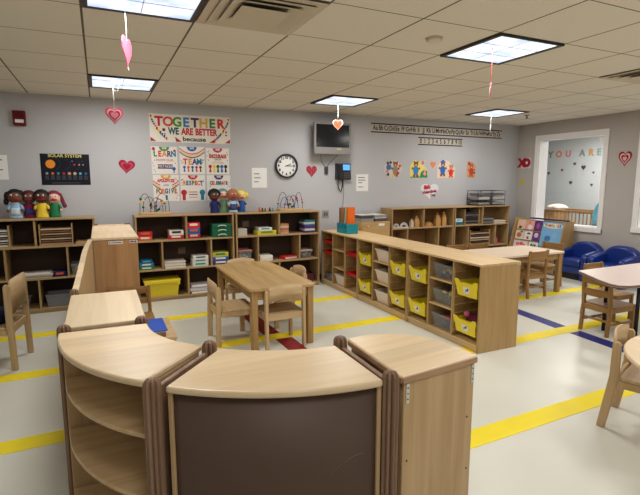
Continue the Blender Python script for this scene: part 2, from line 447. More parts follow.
# ------------------------------------------------------------------ floor tape
def tape(pts, m, label, group):
    tag(obj('floor_tape', MB().prism(pts, 0, .0015), m), label, 'tape', group)
G = 'yellow tape stripes across the floor'
def ytape(yc, label, wd=.074):
    f = lambda x: yc + .027 * x
    tape([(-3.1, f(-3.1) - wd), (6.5, f(6.5) - wd), (6.5, f(6.5) + wd), (-3.1, f(-3.1) + wd)], YTAPE, label, G)
ytape(1.835, 'yellow floor tape nearest the camera, passing under the round table chair')
ytape(2.905, 'yellow floor tape meeting the near end of the bin divider')
ytape(3.985, 'yellow floor tape passing under the middle of the wooden centre table')
ytape(5.025, 'yellow floor tape nearest the back wall shelves')
tape([(1.40, 3.55), (1.56, 3.55), (1.55, 3.945), (1.39, 3.945)], RTAPE, 'short dark red floor tape under the near end of the centre table', 'red floor tape pieces')
tape([(1.33, 4.11), (1.49, 4.11), (1.47, 4.97), (1.31, 4.97)], RTAPE, 'longer dark red floor tape under the far half of the centre table', 'red floor tape pieces')
def slant(pts, label):
    tag(obj('floor_tape', MB().prism(pts, 0, .0015), BTAPE), label, 'tape', 'navy floor tape pieces')
slant([(4.01, 3.095), (4.16, 3.095), (4.27, 4.0), (4.12, 4.0)], 'navy floor tape running from the bin divider to the yellow stripe')
slant([(3.95, 2.35), (4.10, 2.35), (4.15, 2.93), (4.0, 2.93)], 'navy floor tape beside the slat-back chair legs, camera side of the stripe')

# ------------------------------------------------------------------ shelf units along the back wall
def wall_shelf(x0, label, back, units=1.17):
    W, D, Z = units, .31, 1.04
    t = thing('shelf_unit', label, 'shelf', (x0, BACK - .012 - D, 0), 0, 'low shelf units along the back wall')
    th = .02
    obj('side_panel', MB().box(0, th, 0, D, 0, Z - th), SHELF_V, t, .002); obj('side_panel', MB().box(W - th, W, 0, D, 0, Z - th), SHELF_V, t, .002)
    obj('top', MB().box(-.003, W + .003, -.006, D, Z - th, Z), SHELF, t, .003)
    obj('shelf', MB().box(th, W - th, 0, D - .012, .72, .74), SHELF, t, .002)
    obj('shelf', MB().box(th, W - th, 0, D - .012, .37, .39), SHELF, t, .002)
    obj('base', MB().box(th, W - th, 0, D - .012, .03, .05).box(th, W - th, .012, .03, 0, .03), SHELF, t, .002)
    obj('back_panel', MB().box(th, W - th, D - .012, D, 0, Z - th), back, t)
    for x, z0, z1 in ((.5, .74, Z - th), (.25, .39, .72), (.75, .39, .72), (.5, .05, .37)):
        obj('divider', MB().box(W * x - .01, W * x + .01, 0.002, D - .012, z0, z1), SHELF_V, t, .002)
    return t
SL = wall_shelf(-1.235, 'open shelf unit below the space poster holding four hand puppets on top', BACKP)
SM = wall_shelf(.355, 'open shelf unit under the colourful posters holding game boxes and yellow tub', BACKP)
SN = wall_shelf(1.55, 'open shelf unit beneath the clock beside the bin divider', BACKP)
SP = wall_shelf(3.90, 'open shelf unit below the bear cutouts with nothing on its top', BACKL)
SQ = wall_shelf(5.085, 'open shelf unit in the right corner with wire trays on top', BACKL)
SHY = BACK - .012 - .31    # front plane of those shelves (5.848)
for p, xs in ((SN, ((.21, .87), (.62, .88))), (SM, ((.56, .56),))):
    for x, z in xs: obj('label_holder', MB().box(x - .045, x + .045, .29, .297, z - .04, z + .04), mat('label_brown', (112, 90, 74), .6), p)

# small stacks on the shelves --------------------------------------------------
def gbox(x0, x1, z0, z1, m, label, cat='box', group=None, dy=.02, depth=.2, name='game_box', lid=None, art=None, rz=0.0):
    """a boxed game or puzzle lying flat"""
    w = x1 - x0; h = z1 - z0
    t = thing(name, label, cat, ((x0 + x1) / 2, SHY + dy + depth / 2, z0), rz, group)
    g = .0015
    obj('tray', MB().box(-w / 2 + g, w / 2 - g, -depth / 2 + g, depth / 2 - g, 0, h * .45), m, t, .001)
    obj('lid', MB().box(-w / 2, w / 2, -depth / 2, depth / 2, h * .3, h - .001), lid or m, t, .0015)
    if art is not None:
        obj('picture', MB().box(-w * .32, w * .3, -depth / 2 - .0012, -depth / 2, h * .42, h * .85), art, t)
    return t
def stack(x0, x1, z0, n, dz, m, label, name='paper_stack', cat='papers', dy=.02, depth=.22, jig=.006, mats=None):
    """one pile of loose sheets/boards: layers stay parts of the pile"""
    t = thing(name, label, cat, ((x0 + x1) / 2, SHY + dy + depth / 2, z0))
    w = x1 - x0
    for k in range(n):
        jx, jy = random.uniform(-jig, jig), random.uniform(-jig, jig) * .8
        obj('layer', MB().box(-w / 2 + jx + .006, w / 2 + jx - .006, -depth / 2 + jy, depth / 2 + jy, k * dz, (k + 1) * dz - .001), (mats[k % len(mats)] if mats else m), t)
    return t
OFFW = col(222, 216, 206); TAN = col(190, 150, 108); DKBR = col(94, 74, 60)
S1, S2, S3 = .7405, .3905, .0505
# left unit
def rack(x0, x1, z0, h, label, mats, n, group='wooden puzzle racks'):
    d = .24; y0 = SHY + .015
    t = thing('puzzle_rack', label, 'puzzle rack', (x0, y0, z0), 0, group); w = x1 - x0
    obj('side', MB().box(0, .012, 0, d, 0, h), SHELF_V, t, .001); obj('side', MB().box(w - .012, w, 0, d, 0, h), SHELF_V, t, .001)
    obj('back', MB().box(.012, w - .012, d - .008, d, 0, h), BACKP, t); obj('floor_board', MB().box(.012, w - .012, 0, d - .008, 0, .01), SHELF, t)
    for k in range(n):
        z = .012 + (h - .05) * k / n
        tag(obj('puzzle_tray', MB().box(-w / 2 + .016, w / 2 - .016, 0, d - .03, 0, (h - .05) / n * .55), mats[k % len(mats)], None, loc=(x0 + w / 2, y0 + .004 + random.uniform(0, .008), z0 + z)), PUZ(label, k, n), 'puzzle', 'puzzle trays in ' + label.split(' of ')[0][:40])
    return t
def PUZ(label, k, n):
    pos = 'lowest' if k == 0 else 'topmost' if k == n - 1 else '%s from the bottom' % {1: 'second', 2: 'third', 3: 'fourth', 4: 'fifth', 5: 'sixth', 6: 'seventh'}[k]
    where = {'p': 'rack under the puppets', 'l': 'rack at the left photo edge', 'r': 'rack in the upper right corner shelf', 's': 'rack in the lower right corner shelf'}[label[-1]]
    return 'flat puzzle tray, %s in the %s' % (pos, where)
PZ = [col(176, 138, 100), col(120, 84, 60), col(196, 170, 140), col(96, 72, 58)]
def rackL(x0, x1, z0, h, key, label, mats, n):
    r = rack(x0, x1, z0, h, label + key, mats, n); r['label'] = label; return r
rackL(-.615, -.29, S1, .235, 'p', 'wooden rack of flat puzzles on the shelf below the puppets', PZ, 7)
rackL(-1.205, -.885, S1, .235, 'l', 'wooden rack of papers and puzzles at the left photo edge', [OFFW, col(150, 140, 130), col(214, 214, 216), col(110, 100, 96)], 7)
stack(-.27, -.1, S1, 2, .014, TAN, 'thin tan boards lying on the upper shelf right of the puzzle rack', 'board_stack', 'boards')
stack(-.81, -.52, S2, 4, .012, OFFW, 'loose pile of magazines on the middle shelf of the left unit', 'magazine_pile', 'magazines', mats=[OFFW, col(150, 140, 134), col(206, 196, 184)], jig=.012)
gbox(-.505, -.385, S2, S2 + .055, col(24, 34, 76), 'flat navy box beside the magazine pile on the left unit', art=ORANGE)
def tubthing(name, label, x0, x1, z0, h, m, fill=None, lid=None, dy=.03, depth=.22, group='clear storage tubs', y0=None):
    cy = (SHY + dy + depth / 2) if y0 is None else y0
    t = thing(name, label, 'storage tub', ((x0 + x1) / 2, cy, z0), 0, group); w = x1 - x0
    obj('body', MB().tub(-w / 2, w / 2, -depth / 2, depth / 2, 0, h, .015, .015, .004), m, t)
    obj('rim', MB().box(-w / 2 - .005, w / 2 + .005, -depth / 2 - .005, -depth / 2, h - .012, h).box(-w / 2 - .005, w / 2 + .005, depth / 2 - .001, depth / 2 + .005, h - .012, h).box(-w / 2 - .005, -w / 2, -depth / 2, depth / 2, h - .012, h).box(w / 2, w / 2 + .005, -depth / 2, depth / 2, h - .012, h), m, t)
    if fill is not None:
        g = MB(); random.seed(int(abs(x0) * 1000) + int(z0 * 100))
        for k in range(14):
            r = random.uniform(.014, .022)
            g.sphere((random.uniform(-w / 2 + .04, w / 2 - .04), random.uniform(-depth / 2 + .04, depth / 2 - .04), .012 + r + random.uniform(0, h * .4)), r, seg=8, rings=6)
        o = obj('contents', g, fill, t); o['kind'] = 'stuff'
    if lid is not None: obj('lid', MB().box(-w / 2 - .006, w / 2 + .006, -depth / 2 - .006, depth / 2 + .006, h, h + .012), lid, t, .003)
    return t
tubthing('storage_tub', 'clear tub with yellow contents on the middle shelf of the left unit', -.335, -.13, S2, .13, CLEAR, YELLOW)
tubthing('storage_tub', 'grey tub on the bottom shelf of the left unit', -.6, -.3, S3, .14, CLEARG)
tubthing('storage_tub', 'clear tub behind the left chair on the bottom shelf', -.98, -.76, S3, .11, CLEAR, OFFW)
# middle unit
GB = 'boxed games on the back wall shelves'
gbox(.385, .54, S1, S1 + .05, ORANGE, 'orange puzzle box under a red box beside the tall end cabinet', group=GB, art=OFFW)
gbox(.39, .545, S1 + .0505, S1 + .105, RED, 'red puzzle box stacked on an orange box beside the tall end cabinet', group=GB, art=ORANGE)
gbox(.73, .905, S1, S1 + .05, RED, 'red game box below a white and navy box on the upper shelf', group=GB, art=OFFW)
gbox(.74, .905, S1 + .0505, S1 + .108, OFFW, 'white game box with a navy end on the upper shelf', group=GB, art=INK)
gbox(.955, 1.105, S1, S1 + .058, RED, 'lowest red box of three beside the shelf upright', group=GB, art=col(200, 190, 180))
gbox(.955, 1.105, S1 + .0585, S1 + .125, BLUE, 'blue box between two red boxes on the upper shelf', group=GB, art=ORANGE)
gbox(.955, 1.105, S1 + .1255, S1 + .195, col(206, 44, 66), 'topmost red box with a pale cartoon panel, stack of three', group=GB, art=col(236, 214, 170))
for k, w in enumerate(('lowest', 'middle', 'topmost')):
    t = gbox(1.255, 1.5, S1 + k * .0565, S1 + .056 + k * .0565, GREEN, '%s dark green case with a white handle, stack of three' % w, group='green cases with white handles', name='carry_case')
    obj('handle', MB().tube([(-.05, -.1, .02), (-.045, -.112, .03), (-.02, -.116, .038), (.02, -.116, .038), (.045, -.112, .03), (.05, -.1, .02)], .005, 6), PAPER, t)
gbox(.385, .545, S2, S2 + .036, col(50, 130, 60), 'green box under teal boxes on the middle shelf', group=GB, art=OFFW)
gbox(.385, .545, S2 + .0365, S2 + .08, col(30, 120, 160), 'teal box stacked on a green box on the middle shelf', group=GB, art=OFFW)
gbox(.4, .53, S2 + .0805, S2 + .115, col(20, 90, 120), 'dark teal box topmost of the teal and green stack', group=GB, art=LBLUE)
stack(.665, .92, S2, 5, .016, OFFW, 'thick pile of cream papers above the yellow tub', jig=.014, mats=[OFFW, col(206, 196, 184), col(228, 224, 220)])
gbox(1.0, 1.195, S2, S2 + .045, col(206, 220, 214), 'pale green box lowest of three left of the yellow box', group=GB, art=col(40, 150, 120))
gbox(1.0, 1.195, S2 + .0455, S2 + .085, OFFW, 'white box in the middle of the pale stack', group=GB, art=col(60, 140, 150))
gbox(1.01, 1.195, S2 + .0855, S2 + .128, col(226, 228, 222), 'white box on top of the pale stack left of the yellow box', group=GB, art=GREYD)
gbox(1.25, 1.45, S2, S2 + .05, col(82, 60, 120), 'purple game box below a blue box near the centre table', group=GB, art=OFFW)
gbox(1.25, 1.45, S2 + .0505, S2 + .1, BLUE, 'blue game box between a purple and a yellow box', group=GB, art=OFFW)
gbox(1.25, 1.45, S2 + .1005, S2 + .155, col(196, 186, 70), 'yellow green game box on top of the blue box', group=GB, art=col(60, 130, 90))
t = thing('yellow_tub', 'large lidded yellow tub on the bottom shelf', 'storage tub', (.63, SHY + .14, S3))
obj('body', MB().tub(-.2, .2, -.125, .125, 0, .185, .02, .02, .005), YTUB, t, .004)
obj('lid', MB().box(-.215, .215, -.14, .135, .185, .205), YTUB, t, .005)
obj('lid_flap', MB().box(-.19, .19, -.148, -.141, .165, .2), YTUB, t, .002)
obj('latch', MB().box(-.205, -.18, -.15, -.142, .14, .21), YTUB, t, .002); obj('latch', MB().box(.18, .205, -.15, -.142, .14, .21), YTUB, t, .002)
stack(.96, 1.24, S3, 6, .016, PAPER, 'pile of white papers on the bottom shelf right of the yellow tub', jig=.014, mats=[PAPER, col(160, 156, 160), col(226, 224, 226)])
# unit under the clock
for k, w in enumerate(('lowest', 'middle', 'topmost')):
    gbox(1.58, 1.70, S1 + k * .031, S1 + .0305 + k * .031, col(196, 190, 182), '%s pale grey flat box of the stack beside the green cases' % w, group='pale flat boxes')
gbox(1.84, 2.1, S1, S1 + .055, col(206, 196, 58), 'wide yellow game box beneath a white box on the upper shelf', group=GB, art=col(120, 130, 50))
gbox(1.86, 2.04, S1 + .0555, S1 + .095, col(226, 230, 230), 'white game box lying on the wide yellow box', group=GB, art=col(40, 140, 140))
for k in range(5):
    gbox(2.155, 2.275, S1 + k * .027, S1 + .0265 + k * .027, [col(190, 160, 130), col(206, 130, 90), col(170, 110, 70), col(200, 190, 176), col(190, 120, 80)][k], 'tan box, %s in the narrow stack right of the yellow game' % ('lowest', 'second', 'third', 'fourth', 'topmost')[k], group='narrow tan boxes')
for k in range(6):
    gbox(2.5 + .01 * (k % 2), 2.66, S1 + k * .029, S1 + .0285 + k * .029, [col(70, 60, 110), col(216, 210, 200), col(90, 50, 100), col(60, 90, 150), col(190, 196, 200), col(40, 110, 110)][k], 'thin box, %s in the purple and blue stack under the bead maze' % ('lowest', 'second', 'third', 'fourth', 'fifth', 'topmost')[k], group='purple and blue thin boxes')
tubthing('storage_tub', 'clear tub with a pink lid behind the centre table', 1.58, 1.76, S2, .15, CLEAR, OFFW, lid=col(200, 120, 120))
gbox(1.87, 2.045, S2, S2 + .035, OFFW, 'lower white box on the shelf behind the table', group=GB)
gbox(1.87, 2.045, S2 + .0355, S2 + .075, col(232, 226, 214), 'upper white box on the shelf behind the table', group=GB)
t = thing('red_binder', 'red binder lying flat on the middle shelf under the clock', 'binder', (2.3, SHY + .12, S2), .2)
obj('cover', MB().box(-.1, .1, -.08, .08, 0, .006).box(-.1, .1, -.08, .08, .032, .038).box(-.1, -.094, -.08, .08, .006, .032), col(206, 40, 46), t); obj('pages', MB().box(-.09, .095, -.075, .075, .008, .03), PAPER, t)
tubthing('storage_tub', 'small clear tub with grey contents near the right end of the middle shelf', 2.45, 2.62, S2, .1, CLEAR, col(180, 170, 160), lid=col(196, 170, 160))
tubthing('storage_tub', 'dark maroon tub low in the shelf corner beside the divider', 2.5, 2.66, S3, .12, col(92, 40, 50), group='coloured tubs')

# tops: bead mazes, puppets, toys
WIRE = [col(30, 30, 34), col(40, 50, 110), col(30, 90, 60), col(150, 30, 40)]
def bead_maze(cx, label, flip):
    t = thing('bead_maze', label, 'toy', (cx, SHY + .15, 1.0405), 0, 'wire bead mazes')
    obj('base', MB().prism(rounded(-.185, .185, -.08, .08, .03), 0, .028), BEECH_H, t, .004)
    random.seed(3 + flip)
    beads = [RED, YELLOW, BLUE, GREEN, col(20, 20, 26), ORANGE]
    for k, (xa, xb, y, h, w) in enumerate(((-.17, -.05, -.03, .25, 0), (-.13, .01, .03, .21, 0), (-.05, .09, -.02, .2, 1), (.02, .17, .03, .25, 0), (.0, .13, 0.05, .18, 0))):
        if flip: xa, xb = -xa, -xb
        P = []
        for i in range(15):
            a = PI * i / 14
            P.append(((xa + xb) / 2 - (xb - xa) / 2 * math.cos(a), y + .02 * math.sin(2 * a), .028 + (h - .028) * math.sin(a) ** .75))
        wo = obj('wire', MB().tube(P, .0032, 6), WIRE[w], t)
        for q in range(3):
            i = random.choice((1, 2, 3, 11, 12, 13)); p = P[i]
            obj('bead', MB().sphere((p[0], p[1], p[2] + .005 * q), random.uniform(.011, .016), seg=10, rings=8), random.choice(beads), wo)
    # a spiral of small beads in the middle
    P = [(.02 * math.cos(i * .6) * 2.4, .01, .06 + .008 * i) for i in range(16)]
    wo = obj('wire', MB().tube([(-.05 + .012 * i, .0, .07 + .035 * math.sin(i * .75)) for i in range(12)], .0032, 6), WIRE[0], t)
    for i in range(5): obj('bead', MB().sphere((-.04 + .022 * i, 0, .08 + .03 * math.sin(i * 1.4)), .014, seg=10, rings=8), beads[i % 6], wo)
bead_maze(.6, 'wire bead maze on the shelf under the left of the posters', 0)
bead_maze(2.35, 'wire bead maze on the shelf top below the clock', 1)
for k, (x, m, w, h) in enumerate(((1.905, ORANGE, .03, .065), (1.945, col(96, 60, 40), .032, .05), (1.982, col(40, 110, 60), .03, .045), (2.015, col(220, 170, 40), .024, .05), (2.045, col(40, 50, 110), .03, .055), (2.085, col(110, 130, 150), .03, .05))):
    t = thing('peg_toy', '%s painted peg toy in the row on the shelf left of the bead maze' % ('orange', 'brown', 'green', 'yellow', 'navy', 'grey blue')[k], 'toy', (x, SHY + .12, 1.0405), 0, 'small peg toys in a row')
    obj('body', MB().lathe([(w / 2, 0), (w / 2, h * .4), (w * .32, h * .62)], seg=12), m, t); obj('head', MB().sphere((0, 0, h * .78), w * .36, seg=10, rings=8), m, t)

def puppet(x, y, h, skin, hairm, cloth, label, style, trim=None, rz=0.0, lean=0.0):
    t = thing('hand_puppet', label, 'puppet', (x, y, 1.0405), rz, 'hand puppets standing on shelf tops')
    h *= 1.06; r = h * .185
    obj('robe', MB().lathe([(r * 1.06, 0), (r * 1.02, h * .05), (r * .9, h * .3), (r * .78, h * .46), (r * .4, h * .56)], sx=1, sy=.75, seg=18), cloth, t)
    hz = h * .72
    hd = obj('head', MB().sphere((lean, 0, hz), r * 1.2, (1, .9, 1.0)).sphere((lean, -r * 1.02, hz + r * .05), r * .22, seg=10, rings=8), skin, t)
    obj('mouth', MB().sphere((lean, -r * .86, hz - r * .38), r * .72, (1, .5, .26), seg=14, rings=8), col(150, 26, 40), hd)
    obj('eye', MB().sphere((lean - r * .42, -r * 1.0, hz + r * .38), r * .17, seg=8, rings=6), PAPER, hd); obj('eye', MB().sphere((lean + r * .42, -r * 1.0, hz + r * .38), r * .17, seg=8, rings=6), PAPER, hd)
    e = MB(); e.sphere((lean - r * .42, -r * 1.15, hz + r * .38), r * .08, seg=6, rings=5).sphere((lean + r * .42, -r * 1.15, hz + r * .38), r * .08, seg=6, rings=5); obj('pupil', e, INK, hd)
    for s in (-1, 1):
        obj('arm', MB().tube([(s * r * .55, 0, h * .47), (s * r * 1.0, -r * .2, h * .4), (s * r * 1.15, -r * .5, h * .3)], r * .25, 8), cloth, t)
        obj('hand', MB().sphere((s * r * 1.15, -r * .55, h * .27), r * .27, seg=10, rings=8), skin, t)
    g = MB(); g.sphere((lean, r * .28, hz + r * .42), r * 1.26, (1.04, .9, .86))
    if style == 'long':
        g.sphere((lean - r * 1.15, r * .1, hz + r * .1), r * .62, (.9, 1, 1.5)); g.sphere((lean - r * 1.4, r * .1, hz - r * .8), r * .45, (1, 1, 1.4)); g.sphere((lean + r * .8, r * .2, hz + r * .7), r * .6)
    if style == 'curly':
        for k in range(9):
            a = PI * k / 8; g.sphere((lean + r * 1.2 * math.cos(a), 0, hz + r * .35 + r * 1.0 * math.sin(a)), r * .4, seg=8, rings=6)
    if style == 'braid':
        for k in range(6): g.sphere((lean + r * (1.15 + .14 * k), r * .1, hz + r * (.6 - .45 * k)), r * (.34 + .02 * k), seg=8, rings=6)
    if style == 'bunches':
        for s in (-1, 1): g.sphere((lean + s * r * 1.4, r * .1, hz + r * .25), r * .55, (1, .9, 1.3))
    obj('hair', g, hairm, t)
    if trim is not None:
        obj('shirt_panel', MB().lathe([(r * .98, h * .1), (r * .94, h * .22), (r * .9, h * .3), (r * .86, h * .36)], sx=1.02, sy=.8, seg=18), trim, t)
        obj('collar', MB().lathe([(r * .6, h * .5), (r * .62, h * .53), (r * .5, h * .56)], seg=14), trim, t)
SK1 = col(112, 74, 58); SK2 = col(84, 52, 42); SK3 = col(232, 186, 168); SK4 = col(170, 104, 76); HB = col(22, 19, 20)
py = SHY + .13
puppet(-.82, py, .30, SK1, HB, col(150, 184, 214), 'hand puppet in pale blue with long black hair, leftmost of the left four', 'long', col(196, 214, 228))
puppet(-.70, py + .07, .285, SK1, col(92, 24, 34), col(150, 36, 58), 'hand puppet in maroon and purple stripes with a dark red headscarf', 'short', col(80, 66, 140))
puppet(-.575, py, .295, SK2, HB, col(228, 196, 58), 'hand puppet in a yellow shirt with short black hair', 'short')
puppet(-.46, py + .07, .28, SK3, col(122, 46, 56), col(30, 120, 74), 'hand puppet in green with pale face and auburn braid', 'braid', None)
puppet(1.315, py, .28, SK2, HB, col(26, 36, 96), 'hand puppet in navy with curly black hair below the celebrate poster', 'curly', None, .2)
puppet(1.44, py + .07, .29, SK3, col(96, 140, 130), col(130, 176, 140), 'hand puppet in pale green with a minty cap, second of the right four', 'short', None)
puppet(1.555, py, .285, SK4, SK4, col(170, 190, 214), 'hand puppet with brown bald head in a pale blue shirt', 'bald', col(60, 80, 120))
puppet(1.68, py + .07, .265, col(236, 196, 150), col(236, 210, 60), col(36, 84, 160), 'hand puppet in blue with yellow hair, rightmost of the right four', 'bunches', None)

# right units' contents
WOODB = wood('block_wood', (196, 148, 90), (172, 122, 70), 'z', .5)
def block(x, z0, w, h, label, m=WOODB, dy=.08, d=.06, arch=False):
    t = thing('toy_block', label, 'toy', (x, SHY + dy, z0), 0, 'wooden toys on the shelf below the bears')
    if arch:
        for k, r in enumerate((w / 2, w / 2 - .02)):
            P = [(r * math.cos(PI * i / 12), 0, r * math.sin(PI * i / 12) + .006) for i in range(13)]
            obj('arch', MB().tube(P, .006, 6), PAPER, t)
        obj('base', MB().box(-w / 2 - .01, w / 2 + .01, -.02, .02, 0, .006), PAPER, t)
    else:
        obj('lower_block', MB().box(-w / 2, w / 2, -d / 2, d / 2, 0, h * .6), m, t, .003)
        obj('upper_block', MB().box(-w * .36, w * .36, -d * .36, d * .36, h * .6, h * .82), m, t, .003)
        obj('cap', MB().cyl((0, 0, h * .82), (0, 0, h), w * .2, seg=10), m, t)
block(4.03, S1, .1, .1, 'small white wire arch leftmost on the shelf', arch=True)
block(4.17, S1, .13, .1, 'large white wire arch in the middle of the shelf', arch=True)
block(4.31, S1, .05, .13, 'thin white toy post beside the wooden block tower', col(200, 186, 170))
block(4.4, S1, .09, .17, 'wooden block tower beside the white arches')
block(4.62, S1, .14, .07, 'low wooden block right of the shelf upright')
block(4.8, S1, .1, .2, 'tall wooden dollhouse tower, left of its neighbour')
block(4.92, S1, .08, .22, 'tall wooden tower at the right end of the shelf')
block(4.56, S2, .08, .07, 'small pale block on the middle shelf', col(206, 190, 160))
block(4.42, S2, .08, .03, 'tiny flat block on the middle shelf', col(206, 190, 160))
gbox(5.125, 5.26, S1, S1 + .05, col(40, 130, 110), 'green and blue box under a white box in the right corner unit', group=GB, art=BLUE)
gbox(5.125, 5.26, S1 + .0505, S1 + .1, col(214, 220, 224), 'white box with a blue label in the right corner unit', group=GB, art=LBLUE)
rackL(5.3, 5.61, S1, .25, 'r', 'wooden rack of dark trays on the upper shelf of the right corner unit', [col(70, 64, 62), col(110, 100, 94), col(56, 52, 52)], 6)
stack(5.7, 5.92, S1, 7, .018, GREYD, 'pile of dark binders on the upper shelf in the right corner', 'binder_pile', 'binders', mats=[col(70, 66, 66), col(150, 144, 138), col(90, 84, 82)])
stack(5.94, 6.2, S1, 3, .016, OFFW, 'low pile of pale papers at the right end of the upper shelf', mats=[OFFW, TAN])
rackL(5.43, 5.86, S2, .26, 's', 'wooden rack of puzzles on the middle shelf of the right corner unit', [col(206, 190, 170), col(80, 58, 46), col(180, 150, 120)], 6)
block(6.03, S2, .07, .14, 'small pink toy in the lower right compartment', col(200, 90, 110))
# wire trays on top of right unit
for k, (x0, x1) in enumerate(((5.57, 5.865), (5.875, 6.17))):
    t = thing('wire_tray', 'black wire paper tray on the corner shelf, %s of two' % ('left', 'right')[k], 'paper tray', (x0, SHY + .03, 1.0405), 0, 'black wire paper trays')
    w = x1 - x0; d = .25
    g = MB()
    for x in (.006, w - .006):
        for y in (.006, d): g.cyl((x, y, 0), (x, y, .245), .004, seg=6)
    for z in (.012, .09, .165, .24):
        g.cyl((.006, .006, z), (w - .006, .006, z), .003, seg=6); g.cyl((.006, d, z), (w - .006, d, z), .003, seg=6); g.cyl((.006, .006, z), (.006, d, z), .003, seg=6); g.cyl((w - .006, .006, z), (w - .006, d, z), .003, seg=6)
    for z in (.165, .24): g.cyl((.006, .006, z + .03 if z < .2 else z), (w - .006, .006, z + .03 if z < .2 else z), .002, seg=6)
    obj('frame', g, BLACKM, t)
    for z in (.014, .092, .167): obj('tray', MB().box(.008, w - .008, .01, d - .004, z, z + .004), BLACKM, t)
    for q, z in enumerate((.0185, .0965, .1715)):
        tag(obj('paper_stack', MB().box(.03, w - .03, .012, d - .03, 0, (.03, .045, .03)[q]), (col(150, 144, 138), col(170, 166, 160), col(120, 116, 114))[q], None, loc=(x0, SHY + .03, 1.0405 + z)), 'grey papers in the %s tier of the %s wire tray' % (('bottom', 'middle', 'top')[q], ('left', 'right')[k]), 'papers', 'papers in wire trays')

# tan cabinet with paper trays between divider and right shelves
t = thing('file_cabinet', 'tan low cabinet with white labels between the divider and right shelves', 'cabinet', (3.34, 5.78, 0))
obj('body', MB().box(0, .48, 0, .34, 0, .86), CARD, t, .003); obj('front_panel', MB().box(.01, .47, -.012, 0, .62, .845), CARD, t, .002)
obj('knob', MB().sphere((.1, -.02, .8), .013, seg=10, rings=8), STEEL, t); obj('label', MB().box(.28, .38, -.0145, -.0125, .8, .835), PAPER, t)
for k, (x0, x1, z, m) in enumerate(((3.35, 3.56, .861, GREYP), (3.58, 3.8, .861, GREYD))):
    t = thing('paper_tray', ('light grey', 'dark grey')[k] + ' paper tray on top of the tan cabinet', 'paper tray', (x0, 5.8, z), 0, 'letter trays on the tan cabinet')
    w = x1 - x0
    obj('lower_tray', MB().tub(0, w, 0, .3, 0, .045, .006, .006, .004), m, t); obj('papers', MB().box(.012, w - .012, .012, .288, .007, .05), OFFW if k else col(96, 94, 96), t)
    obj('upper_tray', MB().tub(0.004, w - .004, 0.03, .3, .052, .09, .006, .006, .004), GREYD if k == 0 else GREYP, t); obj('sheet', MB().box(.014, w - .014, .045, .288, .06, .094), OFFW, t)

# ------------------------------------------------------------------ things fixed to the back wall
def sheet(name, label, cat, x0, x1, z0, z1, m, group=None, th=.002):
    t = thing(name, label, cat, ((x0 + x1) / 2, BACK, (z0 + z1) / 2), 0, group)
    w, h = (x1 - x0) / 2, (z1 - z0) / 2
    obj('sheet', MB().box(-w, w, -th, 0, -h, h), m, t)
    return t
def disc(mb, x, z, r, out, n=14, sz=1.0, th=.001):
    mb.cyl((x, -out, z), (x, -out - th, z), r, seg=n); return mb
def wallheart(name, label, x, z, w, h, layers, tilt=0.0, frame='back', y=None):
    base = (x, BACK, z) if frame == 'back' else (RIGHT, y, z)
    t = thing(name, label, 'heart decoration', base, 0, 'flat paper hearts on the walls')
    out = 0.0
    for k, (sc, m) in enumerate(layers):
        M = (on_back(0, 0, out, tilt) if frame == 'back' else on_side(0, 0, out))
        P = [M @ Vector((px * sc, py * sc, 0)) for px, py in heart_pts(w, h)]
        n = (Vector((0, -1, 0)) if frame == 'back' else Vector((-1, 0, 0))) * .003
        obj(('backing', 'middle_layer', 'front_layer', 'centre')[k], MB().extr(P, n), m, t); out += .003
    return t
CR = col(160, 18, 44); PK = col(186, 70, 104); WH = PAPER
# posters
t = sheet('banner', 'wide banner reading TOGETHER WE ARE BETTER above six small posters', 'poster', .60, 1.59, 1.915, 2.25, col(226, 220, 208))
cols = [col(196, 40, 48), col(206, 80, 70), col(76, 150, 60), col(60, 130, 180), col(70, 50, 90), col(214, 172, 70), col(70, 130, 70), col(200, 54, 60)]
for k, ch in enumerate('TOGETHER'):
    text('letter', ch, .155, cols[k], t, on_back(-.385 + .108 * k, .075, .003), fat=.006)
for s, x, cc in (('WE', -.215, col(50, 90, 90)), ('ARE', -.05, col(190, 60, 60)), ('BETTER', .185, col(190, 60, 70))):
    text('lettering', s, .112, cc, t, on_back(x, -.035, .003), sx=.72, fat=.005)
text('lettering', 'because', .075, col(50, 60, 60), t, on_back(.035, -.125, .003), sx=1.2, fat=.002)
random.seed(5)
flagc = [RED, YELLOW, GREEN, BLUE, PURPLE, ORANGE]
for k, cc in enumerate(flagc):
    for s in (-1, 1):
        for q in range(2):
            u = (k + q * 6) / 12; g = MB()
            x = s * (.475 - .2 * u ** 1.6); z = .14 - .28 * u
            disc(g, x, z, .013, .002, 6)
            if q: g.extr([(x - .016, -.0025, z - .01), (x + .012, -.0025, z + .012), (x - s * .004, -.0025, z - .035)], (0, -.001, 0))
            obj('bunting_flag' if q else 'bunting_dot', g, cc, t)
for P in ([(-.49, -.16), (-.42, -.16), (-.49, -.11)], [(.49, -.16), (.42, -.16), (.49, -.11)], [(-.19, -.16), (-.12, -.16), (-.2, -.1)], [(.22, -.16), (.29, -.16), (.3, -.11)]):
    obj('corner_shape', MB().extr([(a, -.0022, c) for a, c in P], (0, -.001, 0)), RED, t)
for x, z, r in ((-.33, -.02, .02), (-.32, -.07, .01), (.44, -.02, .012), (.44, -.06, .012)): obj('dot', disc(MB(), x, z, r, .002, 8), MAROON, t)

